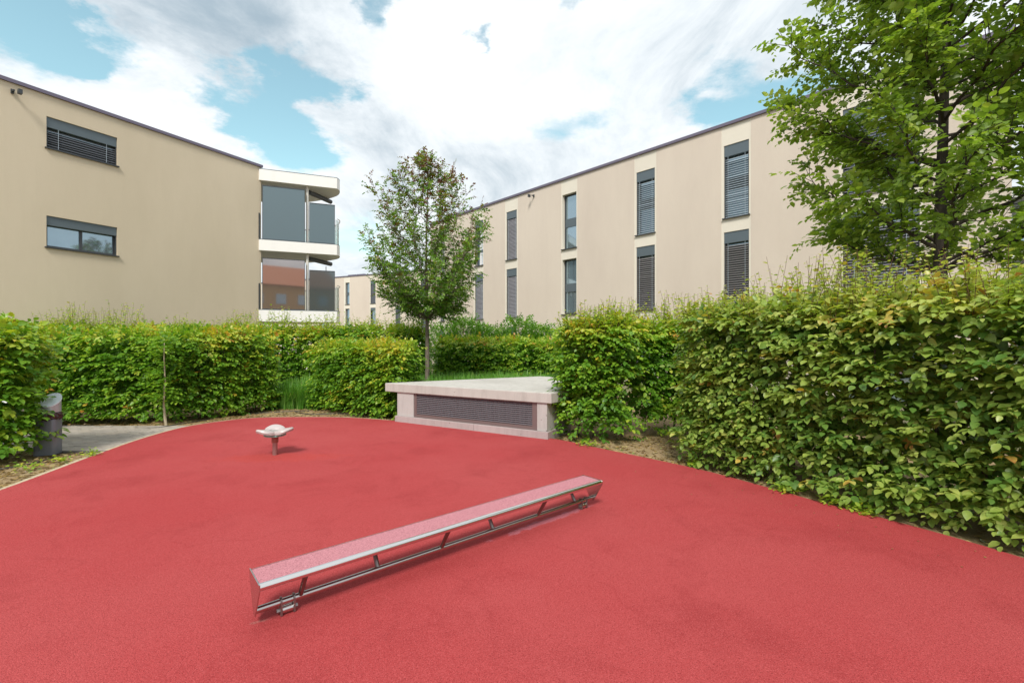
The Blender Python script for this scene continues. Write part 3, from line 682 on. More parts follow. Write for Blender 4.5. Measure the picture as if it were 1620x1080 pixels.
# hoses
def hose(pts, label):
    p = catmull([(x, y, hgt(x, y)+.014+random.uniform(0, .006)) for x, y in pts], 8, closed=False)
    g_ = G(); g_.tube(p, .0085, 6); tagmesh(g_.make('drip_hose', M['hose'], smooth=True), label, 'hose')
hose([(-9.2, 8.26), (-8.2, 8.20), (-7.6, 8.24), (-6.9, 8.15), (-6.3, 8.05), (-6.05, 8.35), (-5.95, 8.8), (-5.7, 9.5), (-5.0, 9.9), (-4.4, 9.95)], 'black drip hose along the foot of the long left hedge')
hose([(-6.5, 5.2), (-6.05, 5.45), (-5.95, 5.75), (-6.0, 6.0)], 'short black drip hose on bare soil in front of the bin')
hose([(-4.6, 9.75), (-4.2, 9.55), (-3.6, 9.6), (-3.0, 9.3)], 'thin black hose in sandy gap before the grass')

# ------------------------------------------------------------------ foliage machinery
LO = (np.array([(0, 0, 0), (.28, -.30, .07), (.72, -.25, .05), (1, 0, -.08), (.72, .25, .05), (.28, .30, .07)]), [(0, 1, 2, 3), (0, 3, 4, 5)])
HI = (np.array([(0, 0, 0), (.16, -.24, .06), (.42, -.335, .09), (.74, -.23, .04), (1, 0, -.10), (.74, .23, .04), (.42, .335, .09), (.16, .24, .06), (.5, 0, .012)]),
      [(0, 1, 2, 8), (8, 2, 3, 4), (8, 4, 5, 6), (0, 8, 6, 7)])
def unit(a): return a/np.maximum(np.linalg.norm(a, axis=-1, keepdims=True), 1e-9)
def frames(d, n):
    d = unit(d); n = n-(n*d).sum(-1, keepdims=True)*d; n = unit(n); s = np.cross(n, d); return d, s, n
def leaf_object(name, pos, d, n, size, tint, tmpl, mat, parent, kind='stuff', label=None):
    O = np.array(ORG[parent.name]) if parent is not None else np.zeros(3)
    T, faces = tmpl; N = len(pos); k = len(T); d, s, n = frames(d, n)
    wid = rng.uniform(.85, 1.15, (N, 1, 1))
    V = (pos-O)[:, None, :]+size[:, None, None]*(T[None, :, 0:1]*d[:, None]+wid*T[None, :, 1:2]*s[:, None]+T[None, :, 2:3]*n[:, None])
    V = V.reshape(-1, 3).astype(np.float32)
    me = bpy.data.meshes.new(name); nf = len(faces); fl = np.array(faces)
    loops = (fl[None]+np.arange(N)[:, None, None]*k).reshape(-1).astype(np.int32)
    me.vertices.add(len(V)); me.vertices.foreach_set('co', V.ravel())
    me.loops.add(len(loops)); me.loops.foreach_set('vertex_index', loops)
    me.polygons.add(N*nf); me.polygons.foreach_set('loop_start', (np.arange(N*nf)*4).astype(np.int32)); me.polygons.foreach_set('loop_total', np.full(N*nf, 4, np.int32))
    me.polygons.foreach_set('use_smooth', np.ones(N*nf, bool))
    a = me.attributes.new('tint', 'FLOAT', 'POINT'); a.data.foreach_set('value', np.repeat(np.clip(tint, 0, 1), k).astype(np.float32))
    me.materials.append(mat); me.update(); me.validate()
    return link(name, me, parent, kind, label)
def single_leaves(pos, d, n, size, tint, mat, parent, idx):
    """the largest-showing leaves, each an object sharing a few meshes"""
    bins = {}
    d, s, n = frames(d, n); O = np.array(ORG[parent.name])
    for b_ in range(14):
        me = bpy.data.meshes.new('leaf'); T = HI[0].copy(); T[:, 1] *= random.uniform(.88, 1.12)
        me.from_pydata([tuple(t_) for t_ in T], [], HI[1]); a = me.attributes.new('tint', 'FLOAT', 'POINT'); a.data.foreach_set('value', [(b_+.5)/14]*len(T))
        for p in me.polygons: p.use_smooth = True
        me.materials.append(mat); bins[b_] = me
    for i in idx:
        me = bins[int(np.clip(tint[i], 0, .999)*14)]
        o_ = bpy.data.objects.new('leaf', me); COL.objects.link(o_); o_.parent = parent
        p = pos[i]-O; mt = Matrix(((d[i][0], s[i][0], n[i][0], p[0]), (d[i][1], s[i][1], n[i][1], p[1]), (d[i][2], s[i][2], n[i][2], p[2]), (0, 0, 0, 1)))
        o_.matrix_basis = mt @ Matrix.Scale(float(size[i]), 4)
def nearest_in_view(pos, surf, m=300):
    x, y, z = pos[:, 0], pos[:, 1], pos[:, 2]-1.5
    ok = (y > .5) & (np.abs(x) < y*1.13) & (np.abs(z) < y*.745) & surf
    idx = np.where(ok)[0]; dist = np.linalg.norm(pos[idx]-np.array([0, 0, 1.5]), axis=1)
    return idx[np.argsort(dist)[:m]]
def stalks(name, p0, p1, r, mat, parent, kind='stuff'):
    """thin three sided twigs"""
    O = np.array(ORG[parent.name]) if parent is not None else np.zeros(3)
    N = len(p0); d = unit(p1-p0); up = np.tile(np.array([0, 0, 1.]), (N, 1)); up[np.abs(d[:, 2]) > .9] = (1, 0, 0)
    a = unit(np.cross(d, up)); b_ = np.cross(d, a); V = np.zeros((N, 6, 3))
    for j in range(3):
        t_ = 2*math.pi*j/3; o_ = (a*math.cos(t_)+b_*math.sin(t_)); V[:, j] = p0-O+o_*r[:, None]; V[:, 3+j] = p1-O+o_*(r*.6)[:, None]
    fl = np.array([(0, 1, 4, 3), (1, 2, 5, 4), (2, 0, 3, 5)]); loops = (fl[None]+np.arange(N)[:, None, None]*6).reshape(-1).astype(np.int32)
    me = bpy.data.meshes.new(name); me.vertices.add(N*6); me.vertices.foreach_set('co', V.reshape(-1).astype(np.float32)); me.loops.add(len(loops)); me.loops.foreach_set('vertex_index', loops)
    me.polygons.add(N*3); me.polygons.foreach_set('loop_start', (np.arange(N*3)*4).astype(np.int32)); me.polygons.foreach_set('loop_total', np.full(N*3, 4, np.int32))
    me.materials.append(mat); me.update(); me.validate(); return link(name, me, parent, kind)
def sprays(base, d, up, length, nl, ls, tint, droop=.12, jit=.25, flat=.22):
    """each spray: nl leaves alternating along a twig lying in the plane normal to `up`"""
    N = len(base); d, s, u = frames(d, up)
    P_, D_, N_, S_, T_ = [], [], [], [], []
    for k in range(nl):
        t_ = (k+.6)/nl; side = 1 if k % 2 else -1
        p = base+d*(length*t_)[:, None]; p[:, 2] -= droop*length*t_*t_
        if k == nl-1: ang = rng.normal(0, .2, N)
        else: ang = side*rng.uniform(.65, 1.15, N)
        dd = d*np.cos(ang)[:, None]+s*np.sin(ang)[:, None]+rng.normal(0, jit*.5, (N, 3)); dd[:, 2] -= rng.uniform(.05, .5, N)
        nn = u+rng.normal(0, flat, (N, 3))
        sz = ls*rng.uniform(.5, 1.28, N)*(1-.15*abs(t_-.5))
        P_.append(p+rng.normal(0, .006, (N, 3))); D_.append(dd); N_.append(nn); S_.append(sz); T_.append(tint+rng.normal(0, .07, N))
    return [np.concatenate(a) for a in (P_, D_, N_, S_, T_)]
def snoise(p, f, seed):
    r_ = np.random.default_rng(seed); out = 0
    for i in range(7):
        k = r_.normal(0, 1, 3)*f*(1+.35*i); out = out+np.sin(p@k+r_.uniform(0, 6.28))/(1+.35*i)
    return out/3.2
HEDGE_G = 'hornbeam hedges around the play area'
def hedge(label, front, thick, h, ls=.08, cover=3.0, shoots=40, shoot_h=(.12, .35), tint0=.42, tint_top=.66, seed=1, tmpl=LO, mat=None, singles=0, lump=.055, stems=True, back_cover=.45, holes=(), yellow=0., near=False, foot=.22, sparse_foot=True, fade=(.0, 1e9), topwave=.10):
    rg = np.random.default_rng(seed); mat = mat or M['leaf']
    f = np.array(front, float); seg = np.linalg.norm(np.diff(f, axis=0), axis=1); cum = np.concatenate([[0], np.cumsum(seg)]); L_ = cum[-1]
    tg = unit(np.diff(f, axis=0)); nrm = np.stack([-tg[:, 1], tg[:, 0]], 1)
    vn = unit(np.concatenate([nrm[:1], nrm[:-1]+nrm[1:], nrm[-1:]]))
    bk = f+vn*thick
    def Fp(u): return np.stack([np.interp(u, cum, f[:, i]) for i in (0, 1)], 1)
    def Bp(u): return np.stack([np.interp(u, cum, bk[:, i]) for i in (0, 1)], 1)
    root = thing('hedge', label, 'hedge', (float(f[:, 0].mean()), float(f[:, 1].mean()), 0), HEDGE_G)
    nl = 6; per = 1/(nl*.42*ls*ls)
    B_, Dn, ty = [], [], []
    def face(n_, kind):
        n_ = int(n_)
        if kind in ('front', 'back'):
            u = rg.uniform(0, L_, n_); z = rg.uniform(.03, h, n_); p = Fp(u) if kind == 'front' else Bp(u); o_ = Bp(u)-Fp(u); o_ = unit(o_)*(-1 if kind == 'front' else 1)
            nn = np.concatenate([o_, np.zeros((n_, 1))], 1); return np.concatenate([p, z[:, None]], 1), nn
        if kind == 'top':
            u = rg.uniform(0, L_, n_); t_ = rg.uniform(0, 1, n_)[:, None]; p = Fp(u)*(1-t_)+Bp(u)*t_
            return np.concatenate([p, np.full((n_, 1), h)], 1), np.tile([0, 0, 1.], (n_, 1))
        u = 0. if kind == 'e0' else L_; t_ = rg.uniform(0, 1, n_)[:, None]; a = Fp(np.array([u]))[0]; b_ = Bp(np.array([u]))[0]
        p = a*(1-t_)+b_*t_; z = rg.uniform(.03, h, n_); o_ = -tg[0] if kind == 'e0' else tg[-1]
        return np.concatenate([p, z[:, None]], 1), np.tile([o_[0], o_[1], 0], (n_, 1))
    for kd, ar, cv in (('front', L_*h, cover), ('back', L_*h, cover*back_cover), ('top', L_*thick, cover*.8), ('e0', thick*h, cover), ('e1', thick*h, cover)):
        p, nn = face(ar*cv*per, kd); B_.append(p); Dn.append(nn)
    # interior fill
    n_ = int(L_*h*thick*per*cover*.75); u = rg.uniform(0, L_, n_); t_ = rg.uniform(.1, .9, n_)[:, None]; p = Fp(u)*(1-t_)+Bp(u)*t_
    nI = n_
    surf_n = sum(len(b_) for b_ in B_)
    pI = np.concatenate([p, rg.uniform(.1, h-.05, n_)[:, None]], 1); dI = unit(rg.normal(0, 1, (n_, 3)))
    P_ = np.concatenate(B_); Nn = np.concatenate(Dn)
    lumpv = snoise(P_, 2.6, seed)*lump+snoise(P_*np.array([.6, .6, 2.6]), 5, seed+5)*lump*1.0
    dep = rg.exponential(.075, len(P_))
    P_ = P_+Nn*(lumpv-dep)[:, None]
    P_[:, 2] += (P_[:, 2] > h-.3)*topwave*(snoise(P_*np.array([1, 1, 0]), 2.2, seed+60)*.7+.2)
    P_ = np.concatenate([P_, pI]); Nn = np.concatenate([Nn, dI]); surf = np.arange(len(P_)) < surf_n
    keep = np.ones(len(P_), bool)
    if sparse_foot: keep &= ~((P_[:, 2] < foot*(1+.6*snoise(P_, 2.5, seed+9))) & (rg.random(len(P_)) < .80))
    keep &= ~((snoise(P_, 4.3, seed+3) > .62) & surf & (rg.random(len(P_)) < .6))
    for (hx, hy, hz, hr) in holes: keep &= ~(((np.linalg.norm((P_-np.array([hx, hy, hz]))*np.array([1, .5, 1]), axis=1)) < hr*(1+.3*snoise(P_, 8, 3))) & (rg.random(len(P_)) < .93))
    P_, Nn, surf = P_[keep], Nn[keep], surf[keep]; N = len(P_)
    d = Nn*.8+rg.normal(0, .5, (N, 3)); d[:, 2] = np.where(Nn[:, 2] > .5, np.abs(d[:, 2])*.9+.1, d[:, 2]*.35-.08)
    up = Nn*.38+np.array([0, 0, 1.])+rg.normal(0, .17, (N, 3)); tp = Nn[:, 2] > .5
    up[tp] = rg.normal(0, .6, (tp.sum(), 3))+np.array([0, 0, .6])
    # clumpwise colour of the foliage itself: young yellow growth towards the top, darker old leaves lower down
    zt = np.clip((P_[:, 2]-h+.32)/.38, 0, 1)
    tint = tint0+(tint_top-tint0)*zt+.13*snoise(P_, 2.4, seed+21)+.06*snoise(P_, 7, seed+22)+rg.normal(0, .095, N)
    yl = (snoise(P_, 1.7, seed+31) > .35) & (rg.random(N) < (.12+.5*zt)); tint[yl] += .14+yellow
    tint[rg.random(N) < .012] = .93
    sp_ = sprays(P_, d, up, ls*nl*.42*rg.uniform(.75, 1.2, N), nl, ls, tint)
    # shoots
    ns = shoots
    if ns:
        u = rg.uniform(0, L_, ns); t_ = rg.uniform(.0, 1, ns)[:, None]; p = Fp(u)*(1-t_)+Bp(u)*t_; hz = rg.uniform(*shoot_h, ns)*(.55+.9*np.clip(.5+snoise(np.concatenate([p, p[:, :1]*0], 1), 2.2, seed+40), 0, 1))
        b0 = np.concatenate([p, np.full((ns, 1), h-.12)], 1); dr = unit(np.stack([rg.normal(0, .22, ns), rg.normal(0, .22, ns), np.ones(ns)], 1)); tipp = b0+dr*(hz+.12)[:, None]
        stalks('twigs', b0, tipp, np.full(ns, .0032), M['twig'], root)
        m_ = 14; A = [[], [], [], [], []]
        for k in range(m_):
            t2 = (k+.5)/m_; pp = b0+(tipp-b0)*t2; az = k*2.4+rg.uniform(0, .9, ns)+np.arange(ns); dd = np.stack([np.cos(az), np.sin(az), rg.uniform(-.3, .55, ns)], 1)
            okk = rg.random(ns) < .9
            A[0].append(pp[okk]); A[1].append(dd[okk]); A[2].append((np.stack([rg.normal(0, .4, ns), rg.normal(0, .4, ns), np.ones(ns)], 1))[okk]); A[3].append((ls*(1.1-.5*t2)*rg.uniform(.65, 1.15, ns))[okk]); A[4].append((tint_top+.03+rg.normal(0, .07, ns)+.03*t2)[okk])
        sh_ = [np.concatenate(a) for a in A]
        sp_ = [np.concatenate([a, b_]) for a, b_ in zip(sp_, sh_)]
    pos, dd, nn, sz, ti = sp_
    pos[:, 2] = np.maximum(pos[:, 2], .01)
    if singles:
        idx = nearest_in_view(pos, np.ones(len(pos), bool), singles); single_leaves(pos, dd, nn, sz, ti, mat, root, idx)
        kp = np.ones(len(pos), bool); kp[idx] = False; pos, dd, nn, sz, ti = pos[kp], dd[kp], nn[kp], sz[kp], ti[kp]
    leaf_object('foliage', pos, dd, nn, sz, ti, tmpl, mat, root)
    ls2 = ls*1.5; n_ = int(L_*h/(.42*ls2*ls2)*3.2); u = rg.uniform(0, L_, n_); t_ = rg.uniform(.28, .72, n_)[:, None]; pp = Fp(u)*(1-t_)+Bp(u)*t_; zf = rg.uniform(foot*.9+.05, h-.10, n_)
    o2 = unit(Bp(u)-Fp(u)); dd2 = np.stack([rg.normal(0, 1, n_), rg.normal(0, 1, n_), rg.normal(0, 1, n_)], 1)
    pin = np.concatenate([pp, zf[:, None]], 1); kk = np.ones(n_, bool)
    for (hx, hy, hz, hr) in holes: kk &= np.linalg.norm((pin-np.array([hx, hy, hz]))*np.array([1, .6, 1]), axis=1) > hr
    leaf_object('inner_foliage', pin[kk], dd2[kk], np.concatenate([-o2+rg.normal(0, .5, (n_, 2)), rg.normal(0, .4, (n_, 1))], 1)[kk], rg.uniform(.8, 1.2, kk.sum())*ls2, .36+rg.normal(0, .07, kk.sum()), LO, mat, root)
    if stems:
        for u in np.arange(.15, L_, .42):
            u = u+rg.uniform(-.08, .08); m_ = (Fp(np.array([u]))[0]*.5+Bp(np.array([u]))[0]*.5); x, y = m_+rg.normal(0, .05, 2)
            g_ = G(); pts = [(x, y, -.06)]
            for q in range(1, 6): pts.append((x+rg.normal(0, .03), y+rg.normal(0, .03), h*q/5.6))
            g_.tube(pts, [.020, .018, .016, .013, .010, .006], 6); g_.make('stem', M['bark'], root, smooth=True)
            g_ = G()
            for q in range(9):
                z_ = rg.uniform(.12, h-.25); a = rg.uniform(0, 6.28); l_ = rg.uniform(.2, thick*.55); g_.tube([(x, y, z_), (x+l_*.5*math.cos(a), y+l_*.5*math.sin(a), z_+.07), (x+l_*math.cos(a), y+l_*math.sin(a), z_+.16)], [.007, .005, .003], 4)
            g_.make('branch', M['bark'], root, kind='stuff')
    return root

# hedges
hedge('dense hedge at the left edge with the grey bin at its end', [(-9.5, 5.35), (-7.6, 5.42), (-6.22, 5.62)], .62, 1.62, ls=.088, cover=4.2, shoots=110, seed=3, singles=300, tmpl=HI, tint0=.50, tint_top=.66, holes=((-6.85, 5.5, .52, .22),), shoot_h=(.05, .22))
hedge('long clipped hedge behind the paver path on the left', [(-9.8, 8.42), (-8.3, 8.38), (-7.2, 8.5), (-6.3, 8.75), (-5.75, 9.3), (-5.3, 10.25)], .75, 1.60, ls=.080, cover=3.8, shoots=260, seed=5, shoot_h=(.04, .20), tint0=.48, tint_top=.70, foot=.12)
hedge('tall loose hedge at the foot of the left building', [(-15.5, 12.4), (-10, 12.9), (-6.5, 13.2), (-2.6, 13.5)], .95, 1.78, ls=.10, cover=3.0, shoots=900, seed=7, shoot_h=(.15, .62), tint0=.48, tint_top=.68, back_cover=.2, foot=.05, stems=False)
hedge('yellowish clipped hedge between the tall grass and the concrete housing', [(-4.50, 10.35), (-3.6, 9.70), (-2.85, 9.18), (-2.22, 8.98)], .78, 1.36, ls=.078, cover=4.0, shoots=220, seed=9, shoot_h=(.04, .22), tint0=.49, tint_top=.74, yellow=.06, foot=.08)
hedge('low far hedge beyond the grass behind the concrete housing', [(-2.55, 15.3), (-.5, 14.9), (1.2, 14.3), (2.6, 13.4)], .9, 1.47, ls=.095, cover=3.0, shoots=200, seed=12, shoot_h=(.03, .16), tint0=.50, tint_top=.68, yellow=.02, foot=.04, stems=False, back_cover=.2)
hedge('clipped hedge with bare foot just right of the concrete housing', [(.74, 7.22), (1.15, 7.0), (1.62, 6.85), (1.95, 7.2), (2.5, 7.5), (3.3, 7.3)], .72, 1.68, ls=.078, cover=4.2, shoots=420, seed=14, shoot_h=(.10, .50), tint0=.46, tint_top=.71, singles=300, yellow=.04, foot=.26, holes=((1.85, 7.15, .75, .3), (1.95, 7.1, .45, .25)), tmpl=HI)
hedge('large overgrown hedge running along the right edge of the red floor', [(2.14, 5.85), (2.62, 5.12), (2.98, 4.52), (3.30, 3.98), (3.66, 3.34), (4.12, 2.4), (4.5, 1.1), (4.5, -.2)], 1.0, 1.84, ls=.077, cover=3.7, shoots=1000, seed=16, shoot_h=(.10, .48), tint0=.51, tint_top=.70, singles=300, tmpl=HI, mat=M['leaf_near'], yellow=.05, lump=.08, foot=.10)

# dark shrubs in front of the far facade
def shrub(x, y, r_, h, seed, label):
    rg = np.random.default_rng(seed); root = thing('shrub', label, 'shrub', (x, y, 0), 'dark shrubs beyond the low far hedge')
    n_ = int(260*r_*h); a = rg.uniform(0, 6.28, n_); q = rg.uniform(0, 1, n_)**.5; zz_ = rg.uniform(.05, 1, n_)
    rad = r_*q*np.sqrt(np.clip(1-zz_**2.2, 0, 1)*.9+.1); pos = np.stack([x+rad*np.cos(a), y+rad*np.sin(a), zz_*h], 1)
    d = np.stack([np.cos(a)*.5, np.sin(a)*.5, rg.uniform(.3, 1.3, n_)], 1); up = rg.normal(0, .5, (n_, 3))+np.array([0, -.3, .8])
    t_ = .16+.25*zz_+rg.normal(0, .07, n_)
    sp_ = sprays(pos, d, up, rg.uniform(.25, .5, n_), 9, .075, t_)
    leaf_object('foliage', *sp_, LO, M['leaf'], root)
    b0 = pos.copy(); b0[:, :2] = (b0[:, :2]-(x, y))*.5+(x, y); b0[:, 2] *= .5; stalks('twigs', b0[:160], pos[:160], np.full(min(160, n_), .006), M['twig'], root)
for i, (px, D, r_, h) in enumerate(((705, 17.5, .9, 2.0), (735, 17, 1.0, 2.25), (765, 16.5, .9, 1.95), (793, 16.8, .8, 1.8), (822, 16.4, .9, 2.15), (852, 16.2, .8, 1.95), (878, 15.8, .8, 1.8))):
    shrub((px-810)/F*D, D, r_, h, 50+i, ['dark green bushy shrub just right of the young tree trunk', 'tallest dark shrub right of the young tree trunk', 'loose dark shrub between the two taller far shrubs', 'low olive shrub in the middle of the far row', 'tall dark shrub near the middle of the far facade', 'thin grey green shrub left of the clipped right hedge', 'small shrub half hidden by the clipped right hedge'][i])

# tall grass
def grass(name, regions, label, seed):
    rg = np.random.default_rng(seed); root = None; B_ = []
    for (x0_, x1_, y0_, y1_, n_) in regions: B_.append(np.stack([rg.uniform(x0_, x1_, n_), rg.uniform(y0_, y1_, n_)], 1))
    tuft = np.concatenate(B_); nb_ = 26; b = np.repeat(tuft, nb_, 0); N = len(b); b = b+rg.normal(0, .035, (N, 2))
    az = rg.uniform(0, 6.28, N); ln = rg.uniform(.38, .78, N)*np.repeat(rg.uniform(.75, 1.1, len(tuft)), nb_); lean = rg.uniform(.05, .6, N)
    ox, oy = np.cos(az)*lean, np.sin(az)*lean; wd = .0065
    V = np.zeros((N, 7, 3)); sx, sy = -np.sin(az)*wd, np.cos(az)*wd
    for j, t_ in enumerate((0, .4, .75)):
        c = np.stack([b[:, 0]+ox*ln*t_**1.9, b[:, 1]+oy*ln*t_**1.9, -.03+ln*(t_-.35*lean*t_**2.5)], 1); w_ = (1-.35*t_)
        V[:, 2*j] = c-np.stack([sx*w_, sy*w_, sx*0], 1); V[:, 2*j+1] = c+np.stack([sx*w_, sy*w_, sx*0], 1)
    V[:, 6] = np.stack([b[:, 0]+ox*ln*1.05, b[:, 1]+oy*ln*1.05, -.03+ln*(1-.55*lean)], 1)
    me = bpy.data.meshes.new(name); me.vertices.add(N*7); me.vertices.foreach_set('co', V.reshape(-1).astype(np.float32))
    q = np.arange(N)[:, None]*7; loops = np.concatenate([q+np.array([0, 1, 3, 2]), q+np.array([2, 3, 5, 4]), q+np.array([4, 5, 6])], 1).reshape(-1).astype(np.int32)
    me.loops.add(len(loops)); me.loops.foreach_set('vertex_index', loops); me.polygons.add(N*3)
    st = (np.arange(N)[:, None]*11+np.array([0, 4, 8])).reshape(-1).astype(np.int32); tot = np.tile([4, 4, 3], N).astype(np.int32)
    me.polygons.foreach_set('loop_start', st); me.polygons.foreach_set('loop_total', tot)
    a = me.attributes.new('tint', 'FLOAT', 'POINT'); a.data.foreach_set('value', np.repeat(np.clip(.5+rg.normal(0, .17, N)+np.repeat(rg.normal(0, .08, len(tuft)), nb_), 0, 1), 7).astype(np.float32))
    me.materials.append(M['grass']); me.update(); me.validate(); o_ = link(name, me, None, 'stuff'); o_['label'] = label; o_['category'] = 'grass'
grass('tall_grass', [(-5.5, -3.6, 10.3, 11.6, 330), (-5.5, -2.6, 11.6, 13.1, 380), (-2.9, 2.2, 10.6, 14.2, 1050)], 'tall bright green ornamental grass behind the hedges and concrete housing', 5)

# litter, pebbles and small weeds on the bare soil
def litter():
    rg = np.random.default_rng(8); pts = []
    for (x0_, x1_, y0_, y1_, n_) in ((-7, -4.8, 3.6, 6.4, 2600), (-9, -5, 8.1, 9.4, 1600), (-6, -2.2, 8.9, 10.6, 1600), (.6, 3.0, 5.0, 7.4, 1800), (2.2, 4.6, 1.5, 5.6, 1500)):
        pts.append(np.stack([rg.uniform(x0_, x1_, n_), rg.uniform(y0_, y1_, n_)], 1))
    p = np.concatenate(pts); ok = np.array([not in_poly(x, y, outer) and not (y > 6.3 and y < 8.3 and x < -4.9) for x, y in p]); p = p[ok]; N = len(p)
    z = np.array([hgt(x, y) for x, y in p])+.008
    az = rg.uniform(0, 6.28, N); d = np.stack([np.cos(az), np.sin(az), rg.normal(0, .15, N)], 1); n_ = np.stack([rg.normal(0, .35, N), rg.normal(0, .35, N), np.ones(N)], 1)
    pos = np.concatenate([p, z[:, None]], 1); t_ = rg.uniform(.1, .9, N); t_[rg.random(N) < .05] = 1
    o_ = leaf_object('leaf_litter', pos, d, n_, rg.uniform(.02, .065, N), t_, LO, M['dry'], None); o_['label'] = 'dry fallen leaves and chips scattered on the bare soil'; o_['category'] = 'leaf litter'
    # a few on the red floor near the hedge
    n2 = 55; u = rg.uniform(0, 1, n2); xx = np.interp(u, [0, .4, 1], [1.3, 2.5, 3.4])-rg.exponential(.25, n2); yy = np.interp(u, [0, .4, 1], [6.3, 4.7, 3.2])-rg.exponential(.25, n2)
    pos = np.stack([xx, yy, np.full(n2, .004)], 1); az = rg.uniform(0, 6.28, n2)
    o_ = leaf_object('fallen_leaves', pos, np.stack([np.cos(az), np.sin(az), az*0+.02], 1), np.stack([rg.normal(0, .15, n2), rg.normal(0, .15, n2), np.ones(n2)], 1), rg.uniform(.008, .02, n2), rg.uniform(0, .6, n2), LO, M['dry'], None)
    o_['label'] = 'tiny brown leaf scraps lying on the red floor near the hedge'; o_['category'] = 'fallen leaves'
litter()
def weeds(spots, label, seed):
    rg = np.random.default_rng(seed); A = []
    for (x, y, n_, r_) in spots:
        pos = np.stack([x+rg.normal(0, r_, n_), y+rg.normal(0, r_, n_), np.abs(rg.normal(0, .035, n_))], 1); az = rg.uniform(0, 6.28, n_)
        A.append((pos, np.stack([np.cos(az), np.sin(az), rg.uniform(-.1, .6, n_)], 1), rg.normal(0, .4, (n_, 3))+np.array([0, 0, 1]), rg.uniform(.025, .055, n_), .68+rg.normal(0, .08, n_)))
    o_ = leaf_object('weeds', *[np.concatenate(a) for a in zip(*A)], LO, M['leaf'], None); o_['label'] = label; o_['category'] = 'weeds'
weeds([(-5.55, 6.05, 60, .05), (-5.65, 5.75, 40, .05), (-5.7, 5.4, 50, .07), (-6.1, 5.0, 40, .08)], 'small green weeds on the bare soil at the left', 4)
weeds([(2.78, 4.62, 120, .07), (2.98, 4.25, 110, .06), (3.1, 4.05, 120, .06), (1.1, 6.62, 80, .08), (2.2, 5.6, 60, .05)], 'low pale green sprouts at the foot of the right hand hedges', 6)

# young pale stem in front of the long left hedge
yt = thing('sapling', 'thin pale stem with small leaves standing before the long left hedge', 'sapling', (-6.30, 8.36, 0))
g = G(); g.tube([(-6.28, 8.33, -.05), (-6.33, 8.34, .35), (-6.32, 8.36, .8), (-6.37, 8.40, 1.2), (-6.40, 8.45, 1.55)], [.026, .017, .013, .010, .005], 8); g.make('trunk', M['bark_pale'], yt, smooth=True)
rg = np.random.default_rng(77); n_ = 150; zz_ = rg.uniform(.40, 1.65, n_); a = rg.uniform(0, 6.28, n_)
b0 = np.stack([np.full(n_, -6.34), np.full(n_, 8.36), zz_], 1); d = np.stack([np.cos(a), np.sin(a)-.5, rg.uniform(-.2, .5, n_)], 1)
leaf_object('foliage', *sprays(b0+unit(d)*.06, d, np.tile([0, 0, 1.], (n_, 1)), rg.uniform(.15, .35, n_), 6, .07, .5+rg.normal(0, .06, n_)), LO, M['leaf'], yt)

